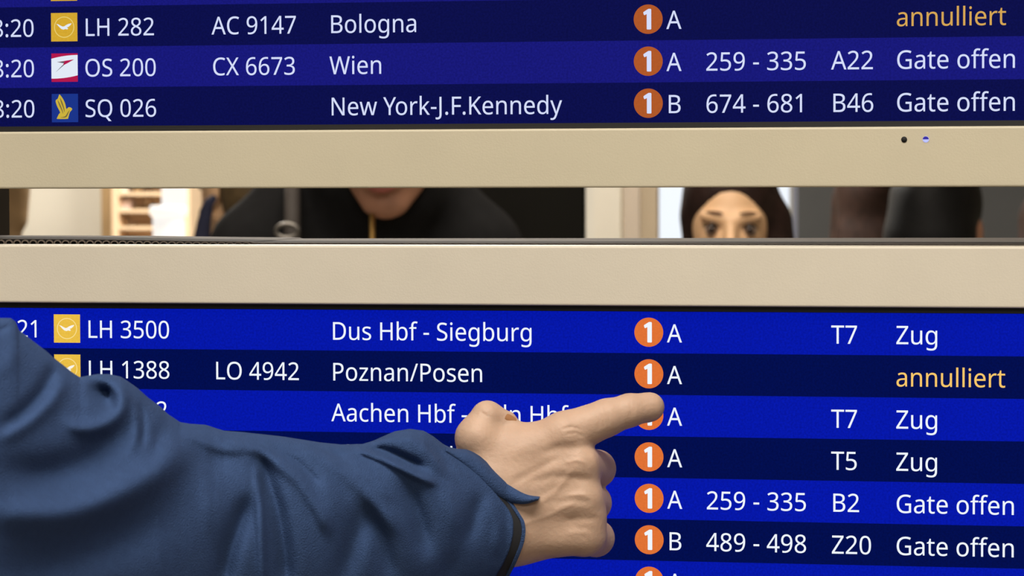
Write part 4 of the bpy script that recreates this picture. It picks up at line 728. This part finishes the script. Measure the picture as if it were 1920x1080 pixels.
for v, u0, u1, hh, c, nm, lb in ((360 + 8, 210, 236, 22, (250, 248, 246), 'carton', 'white carton at the left end of the shelf rack'),
                             (392, 214, 241, 17, (232, 214, 212), 'carton', 'pale pink carton one shelf below the white carton'),
                             (392, 244, 281, 6, (142, 118, 84), 'tray', 'brown tray on the shelf level with the lamp rim'),
                             (424, 246, 281, 7, (150, 118, 84), 'tray', 'brown tray on the lowest shelf seen in the gap'),
                             (392, 262, 277, 20, (170, 146, 118), 'jar', 'grey brown jar standing on the brown tray'),
                             (360, 243, 259, 20, (238, 218, 178), 'jar', 'cream jar on the shelf beside the white carton'),
                             (360, 264, 276, 24, (160, 138, 116), 'jar', 'grey brown jar on the shelf beside the cream jar'),
                             (424, 219, 232, 20, (166, 138, 108), 'jar', 'brown jar on the shelf below the pale pink carton')):
    v = min(v, 392) if nm == 'carton' and v == 368 else v
    base = place((u0 + u1) / 2, {368: 360}.get(v, v), 8.8); wdt = (u1 - u0) / F * 8.8; ht = hh / F * 8.8
    if nm == 'jar':
        zb = base[2] + (.009 if lb.endswith('brown tray') else 0)
        e_ = empty('jar', (base[0], base[1] + .035, zb), lb, 'jar')
        lathe('jar_body', (base[0], base[1] + .035, zb), [(wdt * .4, 0), (wdt * .5, ht * .1), (wdt * .5, ht * .65), (wdt * .38, ht * .8)], mat('glaze', c, .4), e_, 20)
        lathe('jar_lid', (base[0], base[1] + .035, zb + ht * .8), [(wdt * .42, 0), (wdt * .42, ht * .16), (wdt * .1, ht * .2)], mat('glaze_lid', tuple(int(q * .8) for q in c), .4), e_, 20)
    else:
        o = box(nm, (base[0] - wdt / 2, base[1] + .02, base[2]), (base[0] + wdt / 2, base[1] + .06, base[2] + ht), mat(nm + '_board', c, .7), None, .002)
        tag(o, lb, nm)
ct = place(300, 470, 7.6)
counter = empty('counter', (ct[0], ct[1], 0), 'tan wooden counter in front of the shelf rack', 'counter')
box('counter_top', (ct[0] - .5, ct[1] - .2, ct[2] - .03), (ct[0] + .35, ct[1] + .3, ct[2]), M_tan, counter, .003)
box('counter_front', (ct[0] - .47, ct[1] - .16, 0), (ct[0] + .32, ct[1] + .27, ct[2] - .03), M_shelf, counter)
lampm = bpy.data.materials.new('glowing_opal_glass'); lampm.use_nodes = True
b_ = lampm.node_tree.nodes['Principled BSDF']; b_.inputs['Base Color'].default_value = (.15, .15, .15, 1); b_.inputs['Emission Color'].default_value = (1, .98, .95, 1); b_.inputs['Emission Strength'].default_value = .85
k7 = 7.6 / F
tl_ = empty('table_lamp', (ct[0], ct[1], ct[2]), 'glowing white lamp with a wide rim in the gap at the left', 'lamp')
lc = place(316, 400, 7.6); zr = lambda v: place(316, v, 7.6)[2]
lathe('lamp_base', (lc[0], lc[1], ct[2]), [(32 * k7, 0), (30 * k7, .02), (30 * k7, zr(406) - ct[2])], lampm, tl_)
lathe('lamp_rim', (lc[0], lc[1], zr(406)), [(30 * k7, 0), (35.5 * k7, .004), (36 * k7, zr(390) - zr(406)), (33 * k7, zr(385) - zr(406))], lampm, tl_)
l2 = place(327, 400, 7.6)
lathe('lamp_shade', (l2[0], l2[1], zr(385)), [(24 * k7, 0), (24 * k7, .12), (20 * k7, .20)], lampm, tl_)
# brown coat hanging at the far left, behind the display post
cs = place(8, 400, 7.0)
coat_e = empty('coat_stand', (cs[0], cs[1], 0), 'brown coat on a stand half hidden by the dark post', 'coat stand')
tube('stand_pole', [(cs[0], cs[1], 0.0), (cs[0], cs[1], 1.0), (cs[0], cs[1], 1.86)], [.02, .018, .015], M_post, coat_e)
lathe('stand_foot', (cs[0], cs[1], 0), [(.2, 0), (.2, .02), (.03, .05)], M_post, coat_e)
sdf('coat', lambda P: smin(cone(P, (0.0, -.02, .34), (.012, -.02, .0), .060, .018), cone(P, (-.03, -.02, .36), (-.04, -.02, -.5), .06, .035), .02), (-.16, -.12, -.6), (.12, .10, .48), .008,
    mat('brown_coat_wool', (122, 98, 66), 0.9, 0, 0.15, 30), coat_e, lambda V: V + place(33, 413, 6.95))

# ------------------------------------------------------------------ the pointing person
S0 = W(-1050, 840, 1.12)
pp, _, _ = person('person', 'person in blue-grey sleeve pointing a finger at the lower display', S0[0] - .17, S0[1], S0[2] + .33 * 1.84 / 1.78 - .02, math.pi, 0, 0, 'short', M_hair_brown, M_skin, M_sleeve, arms=(1,))
pp['label'] = 'person in blue-grey shirt sleeve pointing at the lower display'

D0 = 1.562; SC = D0 / F
def hand_xf(V): return W(V[:, 0], V[:, 1], D0 - V[:, 2] * SC)
def hand_fn(P):
    c = lambda a, b, ra, rb: cone(P, a, b, ra, rb)
    # back of the hand: four metacarpals over the palm
    d = ell(P, (1000, 935, -48), (118, 112, 62))
    mc = [((925, 885, -8), (1058, 816, -2), 50, 43), ((922, 925, -4), (1084, 872, 6), 50, 38), ((925, 965, -6), (1092, 937, 4), 50, 37), ((938, 1000, -14), (1092, 1003, -12), 55, 38)]
    g = None
    for a, b, ra, rb in mc:
        q = c(a, b, ra, rb); g = q if g is None else smin(g, q, 26)
    d = smin(d, g, 22)
    # wrist and forearm
    w_ = smin(c((945, 912, -22), (690, 915, -15), 60, 66), c((950, 990, -24), (690, 985, -15), 66, 70), 50)
    d = smin(d, w_, 40)
    # pointing finger
    f = smin(c((1058, 816, -2), (1138, 783, -6), 43, 35), c((1138, 783, -6), (1180, 769.5, -14), 34, 30.5), 8)
    f = smin(f, c((1180, 769.5, -14), (1219, 762.5, -26), 30.5, 26.5), 8)
    f = smin(f, ell(P, (1212, 765, -30), (30, 26, 24)), 8)
    d = smin(d, f, 12)
    # folded fingers: middle, ring, little (each: knuckle, middle joint, end joint, tip)
    for pts, rr in ((((1086, 872, 2), (1119, 879, -112), (1040, 892, -160), (985, 892, -110)), (38, 35, 29, 26)),
                    (((1092, 938, 0), (1111, 943, -104), (1035, 950, -150), (985, 948, -100)), (37, 35, 29, 26)),
                    (((1092, 1003, -16), (1117, 1009, -92), (1048, 1006, -135), (1000, 1000, -95)), (37, 34.5, 27, 24))):
        f = c(pts[0], pts[1], rr[0], rr[1])
        f = smin(f, c(pts[1], pts[2], rr[1], rr[2]), 6); f = smin(f, c(pts[2], pts[3], rr[2], rr[3]), 6)
        d = smin(d, f, 7)
    # thumb: metacarpal, knuckle, tip folded against the index finger
    t = smin(c((935, 905, -20), (896, 822, 0), 52, 41), c((896, 822, 0), (914, 782, -6), 39, 29), 14)
    t = smin(t, c((914, 782, -6), (950, 789, -12), 28.5, 19), 6)
    t = smin(t, c((897, 815, -8), (914, 784, -12), 35, 28), 12)
    d = smin(d, t, 14)
    # the row of knuckles bridged by skin
    d = smin(d, c((1080, 868, -6), (1099, 968, -10), 37, 35), 16)
    d = smin(d, c((1099, 968, -10), (1100, 1004, -18), 35, 36), 14)
    d = smin(d, ell(P, (958, 842, -8), (72, 46, 42)), 22)
    # web between thumb and index
    d = smin(d, c((930, 835, -18), (1010, 836, -16), 30, 38), 22)
    return d
lo_, hi_, stp = (690, 720, -200), (1260, 1085, 80), 3.0
V, Fc = nets(hand_fn(grid(lo_, hi_, stp)), lo_, stp); V = smooth_verts(V, Fc, 2)
def seg_d(p, a, b):
    a = np.array(a, float); b = np.array(b, float); ba = b - a; t = np.clip(((p - a) @ ba) / (ba @ ba), 0, 1)
    return np.linalg.norm(p - a - t[:, None] * ba, axis=1), t
def relief(uv, strokes):
    """soft ridges and valleys: each stroke is a smooth curve of overlapping bumps"""
    h = np.zeros(len(uv))
    for pts, wd, amp in strokes:
        P = np.array(pts, float); L = np.r_[0, np.cumsum(np.linalg.norm(np.diff(P, axis=0), axis=1))]
        n = max(4, int(L[-1] / (wd * .45))); t = np.linspace(0, L[-1], n)
        S = np.stack([np.interp(t, L, P[:, 0]), np.interp(t, L, P[:, 1])], 1); ds = L[-1] / (n - 1)
        for _ in range(2): S[1:-1] = .25 * S[:-2] + .5 * S[1:-1] + .25 * S[2:]
        e = np.minimum(t, L[-1] - t); wt = np.clip(e / (wd * 2.2) + .18, 0, 1)
        near = np.where((uv[:, 0] > S[:, 0].min() - 3 * wd) & (uv[:, 0] < S[:, 0].max() + 3 * wd) & (uv[:, 1] > S[:, 1].min() - 3 * wd) & (uv[:, 1] < S[:, 1].max() + 3 * wd))[0]
        q = uv[near]; a = np.zeros(len(near))
        for c, k in zip(S, wt): a += k * np.exp(-((q - c) ** 2).sum(1) / wd ** 2)
        h[near] += amp * a * ds / (wd * 1.7725)
    return h
front = np.clip((V[:, 2] + 40) / 50, 0, 1)
HS = [([(1110, 845), (1122, 880), (1124, 905)], 5, 2.0),
      ([(990, 905), (1040, 892), (1085, 897), (1112, 902)], 9, -3.0), ([(1015, 850), (1050, 838), (1090, 838)], 9, -3.0),
      ([(960, 905), (1010, 880), (1050, 855)], 8, -2.5),
      ([(1030, 945), (1070, 938), (1112, 942)], 7, -2.0), ([(1055, 975), (1100, 972), (1130, 974)], 7, -2.0),
      ([(1055, 805), (1072, 800), (1088, 806)], 3, -2.0), ([(1060, 815), (1078, 811), (1094, 818)], 2.5, -1.6),
      ([(1128, 762), (1134, 780), (1132, 800)], 2.2, -1.3), ([(1138, 760), (1143, 778), (1141, 797)], 2.2, -1.3), ([(1120, 765), (1125, 782), (1122, 803)], 2, -.9),
      ([(1180, 748), (1184, 764), (1181, 782)], 2.0, -1.2), ([(1187, 750), (1190, 764), (1187, 779)], 1.8, -.8),
      ([(1060, 868), (1085, 862), (1100, 870)], 4, 1.6), ([(1065, 930), (1092, 926), (1105, 934)], 5, 1.8), ([(1060, 1000), (1095, 998), (1110, 1004)], 6, 1.5),
      ([(980, 960), (1040, 925), (1075, 880)], 6, 1.8), ([(975, 985), (1040, 962), (1080, 940)], 5, 1.2),
      ([(900, 770), (908, 778), (920, 782)], 2.5, -1.0), ([(945, 860), (975, 842), (1000, 838)], 14, 2.0)]
V[:, 2] += relief(V[:, :2], HS) * front
hand = fastmesh('hand_and_forearm', hand_xf(V), Fc, M_skin, pp)
def nail(name, m, c, ax, ay, nrm, lx, ly, lift):
    """a small curved plate in hand coordinates"""
    c = np.array(c, float); ax = np.array(ax, float); ax /= np.linalg.norm(ax); nrm = np.array(nrm, float); nrm -= (nrm @ ax) * ax; nrm /= np.linalg.norm(nrm); ay = np.cross(nrm, ax)
    n = 10; V = []; Fc = []
    for s in (0, 1):
        for i in range(n + 1):
            for j in range(n + 1):
                a = -1 + 2 * i / n; b = -1 + 2 * j / n
                q = max(abs(a), abs(b)); L = math.hypot(a, b); k = (q / L) if L > 0 else 1; k = .35 + .65 * k
                a2, b2 = a * k, b * k
                V.append(c + ax * a2 * lx + ay * b2 * ly + nrm * (lift - (b2 ** 2) * ly * .35 - (a2 ** 2) * lx * .08 - s * 2.5))
    N = (n + 1) ** 2
    for i in range(n):
        for j in range(n):
            a = i * (n + 1) + j; Fc += [(a, a + 1, a + n + 2, a + n + 1), (a + N, a + N + n + 1, a + N + n + 2, a + N + 1)]
    V = np.array(V); return pydata(name, hand_xf(V), Fc, m, hand, True)
nail('fingernail', M_nail, (1219, 756, -3), (1, -.15, -.3), None, (0.1, -.35, 1), 13, 12, 2.2)
nail('thumbnail', M_thumbnail, (956, 787, 3), (1, .55, -.35), None, (.45, -.15, 1), 12, 9, 5)

# ---- sleeve
top = np.array([(-330, 552), (-250, 548), (-150, 562), (-60, 584), (0, 598), (19, 598), (28, 604), (34, 620), (43, 627), (66, 644.5), (85, 659), (102, 674), (119, 687), (132, 698), (149, 709), (162, 706.5), (183, 703), (204, 703),
                (226, 708), (240, 717), (255, 727.5), (277, 747), (300, 764), (313, 777), (337, 793), (355, 796), (385, 798), (419, 809), (457, 812), (530, 820), (600, 831), (640, 835), (680, 834), (700, 828), (713, 822), (741, 810),
                (769, 805.5), (794, 809), (811, 819), (830.5, 834), (855.5, 847), (878, 856), (980, 900)])
bot = np.array([(-330, 1225), (-200, 1270), (-60, 1285), (100, 1270), (300, 1235), (600, 1180), (850, 1120), (930, 1095), (1000, 1085)])
edge = np.array([(0, 861), (838, 861), (847, 866), (866, 885), (885, 900), (913, 920), (935, 939), (955, 955), (975, 962), (1002, 962), (1030, 955), (1058, 942), (1080, 928), (1100, 930), (1300, 925)])
edge2 = np.array([(0, 880), (847, 884), (885, 915), (913, 934), (940, 962), (958, 972), (975, 983), (995, 986), (1016, 983), (1035, 976), (1058, 966), (1080, 954), (1100, 950), (1300, 945)])
def round_off(T):
    v = np.arange(T[0, 0], T[-1, 0], 2.0); x = np.interp(v, T[:, 0], T[:, 1]); k = np.hanning(13); k /= k.sum()
    return np.stack([v, np.convolve(np.pad(x, 6, 'edge'), k, 'valid')], 1)
edge = round_off(edge[1:]); edge2 = round_off(edge2)
def vt(u): return np.interp(u, top[:, 0], top[:, 1])
def vb(u): return np.interp(u, bot[:, 0], bot[:, 1])
def dax(u): return np.interp(u, [-330, 0, 400, 950], [1.24, 1.335, 1.46, D0 + .004])
STROKES = [
    ([(102, 682), (84, 730), (48, 772), (0, 806)], 15, -30), ([(122, 705), (95, 755), (50, 792), (0, 822)], 15, 22),
    ([(40, 640), (20, 680), (-10, 700)], 18, 8), ([(26, 606), (8, 618), (-20, 625)], 7, -12),
    ([(170, 712), (184, 730), (200, 756), (208, 768)], 17, -78), ([(196, 716), (206, 740), (204, 762)], 12, -30), ([(214, 712), (230, 735), (230, 765), (207, 792), (182, 803), (150, 806), (122, 790)], 14, 26),
    ([(0, 880), (60, 892), (120, 882), (180, 852), (228, 818), (246, 785)], 32, -46), ([(262, 755), (268, 790), (266, 840)], 8, -12), ([(250, 760), (258, 800), (245, 850)], 9, 10),
    ([(300, 790), (296, 830), (285, 870)], 14, -14),
    ([(-20, 965), (60, 966), (120, 966), (190, 944), (250, 914), (300, 884), (330, 850), (345, 815)], 30, 44),
    ([(-20, 1070), (120, 1055), (230, 1010), (300, 975), (335, 930)], 45, -36),
    ([(375, 850), (410, 868), (440, 880)], 18, -14), ([(345, 812), (400, 838), (455, 848)], 10, 12),
    ([(385, 806), (440, 832), (500, 850), (560, 900), (600, 960), (615, 1000)], 13, 17),
    ([(484, 846), (500, 900), (520, 960), (532, 1030), (536, 1110)], 19, -44), ([(479, 870), (485, 930), (489, 1000), (491, 1100)], 8, 17),
    ([(470, 930), (450, 975), (430, 1030), (412, 1110)], 19, -38), ([(395, 900), (400, 960), (398, 1010)], 24, 16),
    ([(600, 870), (622, 940), (619, 1000)], 24, 14), ([(681, 948), (668, 1000), (636, 1100)], 22, -27), ([(684, 948), (712, 1000), (735, 1090)], 20, -27),
    ([(556, 830), (625, 872), (668, 905), (705, 945), (745, 1000)], 16, 16), ([(655, 868), (700, 902), (735, 940)], 14, 12), ([(574, 832), (615, 846), (650, 862)], 8, -14), ([(500, 838), (560, 870), (600, 910)], 9, -12),
    ([(688, 838), (730, 849), (775, 868), (800, 884)], 12, -34), ([(668, 842), (720, 861), (772, 888), (815, 908)], 7, 22), ([(752, 897), (772, 932), (790, 985), (800, 1040)], 20, -34),
    ([(728, 822), (768, 822), (806, 848), (838, 890)], 12, 14), ([(800, 830), (828, 862), (845, 885)], 8, -12),
    ([(832, 905), (850, 960), (856, 1008)], 20, 18), ([(900, 925), (888, 970), (876, 1020)], 15, -18), ([(860, 1030), (840, 1070), (835, 1110)], 20, -14), ([(915, 935), (935, 985), (930, 1040)], 12, 9)]
def ring_layer(name, u_of, us, m, parent, scale=1.0, strokes=None, nth=300, dw=0.0, bk=.80, cap=False, thick=0.0):
    th = np.linspace(0, 2 * math.pi, nth, endpoint=False)
    U = []; 
    Vv = []; Ww = []
    for s in us:
        u = np.full(nth, float(s))
        for _ in range(3):
            a = (vb(u) - vt(u)) / 2 * scale; vc = (vb(u) + vt(u)) / 2; v = vc - a * np.cos(th); u = u_of(s, v)
        a = (vb(u) - vt(u)) / 2 * scale; vc = (vb(u) + vt(u)) / 2; v = vc - a * np.cos(th)
        b = np.minimum(a * bk, 190); wv = b * np.sin(th) + dw
        U.append(u); Vv.append(v); Ww.append(wv)
    U = np.array(U); Vv = np.array(Vv); Ww = np.array(Ww)
    if strokes is not None:
        h = relief(np.stack([U.ravel(), Vv.ravel()], 1), strokes).reshape(U.shape)
        Ww = Ww + h * np.clip(np.sin(th) * 2.2, 0, 1)[None, :]
    d = dax(U); pts = W(U, Vv, d - Ww * d / F).reshape(-1, 3)
    n = len(us); Fc = []
    i = np.arange(n - 1)[:, None]; j = np.arange(nth)[None, :]
    Fc = np.stack([i * nth + j, i * nth + (j + 1) % nth, (i + 1) * nth + (j + 1) % nth, (i + 1) * nth + j], -1).reshape(-1, 4)
    o = fastmesh(name, pts, Fc, m, parent)
    if thick:
        md = o.modifiers.new('thickness', 'SOLIDIFY'); md.thickness = thick; md.offset = 0
    return o
UL = -330.0
ts = np.linspace(0, 1, 400)
sleeve = ring_layer('sleeve', lambda s, v: UL + s * (np.interp(v, edge[:, 0], edge[:, 1]) - UL) if np.isscalar(s) and s <= 1 else v * 0 + s, ts, M_sleeve, pp, 1.0, STROKES, 360, thick=.0008)
E_ = lambda v: np.interp(v, edge[:, 0], edge[:, 1]); E2 = lambda v: np.interp(v, edge2[:, 0], edge2[:, 1])
ring_layer('cuff_inner_shade', lambda s, v: E_(v) - 12 + s * (E2(v) - 6 - E_(v) + 12), np.linspace(0, 1, 24), M_cuff_shade, sleeve, .93, None, 200, -2, .87, thick=.0006)  # inner cuff layer, painted dark to stand in for the shaded opening
ring_layer('cuff_underlap', lambda s, v: E2(v) - 7 + s * 7, np.linspace(0, 1, 6), M_sleeve, sleeve, .94, None, 200, -1, .87, thick=.0008)
# turned-up cuff flap
Up = np.array([(836, 839), (855.5, 846), (878, 852), (900, 865), (922, 884.5), (944, 901), (967, 918), (989, 929), (1012, 932)], float)
Lo = np.array([(836, 850), (858, 866), (880, 886), (899, 903), (917, 919), (938, 934), (962, 943.5), (986, 945), (1009, 938)], float)
def resam(P, n):
    t = np.linspace(0, len(P) - 1, n); 
    C = catm(P, 8, False) if False else None
    i = np.clip(t.astype(int), 0, len(P) - 2); f = (t - i)[:, None]
    def g(k): return P[np.clip(k, 0, len(P) - 1)]
    a, b, c, d = g(i - 1), g(i), g(i + 1), g(i + 2)
    return .5 * (2 * b + (c - a) * f + (2 * a - 5 * b + 4 * c - d) * f ** 2 + (3 * b - a - 3 * c + d) * f ** 3)
n = 60; A = resam(Up, n); B = resam(Lo, n); rows = []
def surfw(u, v):
    a = (vb(u) - vt(u)) / 2; vc = (vb(u) + vt(u)) / 2; cth = np.clip((vc - v) / a, -1, 1); return a * .8 * np.sqrt(1 - cth ** 2)
prof = [(-.25, -26), (-.08, -6), (0, 4), (.2, 11), (.45, 15), (.7, 14), (.9, 10), (1.0, 6), (.9, 2), (.6, 3), (.3, 0), (0.05, -8), (-.2, -30)]
for q, lift in prof:
    uv = A + (B - A) * q
    base = surfw(np.minimum(A[:, 0] * .3 + B[:, 0] * .7, 950), B[:, 1] * .6 + A[:, 1] * .4)
    ww = base * np.linspace(.82, .80, n) + lift + np.linspace(2, 16, n)
    d = dax(uv[:, 0]); rows.append(W(uv[:, 0], uv[:, 1], d - ww * d / F))
k = len(prof); V = np.concatenate(rows); Fc = []
for i in range(k):
    for j in range(n - 1):
        a = i * n + j; b = ((i + 1) % k) * n + j; Fc.append((a, a + 1, b + 1, b))
Fc += [[i * n for i in range(k)], [i * n + n - 1 for i in range(k)][::-1]]
pydata('cuff_flap', V, Fc, M_sleeve, sleeve, True)
# upper arm of the shirt, from the sleeve back to the shoulder
Ea = W(-432, 888, 1.262); 
sdf('upper_sleeve', lambda P: cone(P, (0, 0, 0), tuple(S0 - Ea), .082, .072), tuple(np.minimum(0, S0 - Ea) - .1), tuple(np.maximum(0, S0 - Ea) + .1), .006, M_sleeve, pp, lambda V: V + Ea)
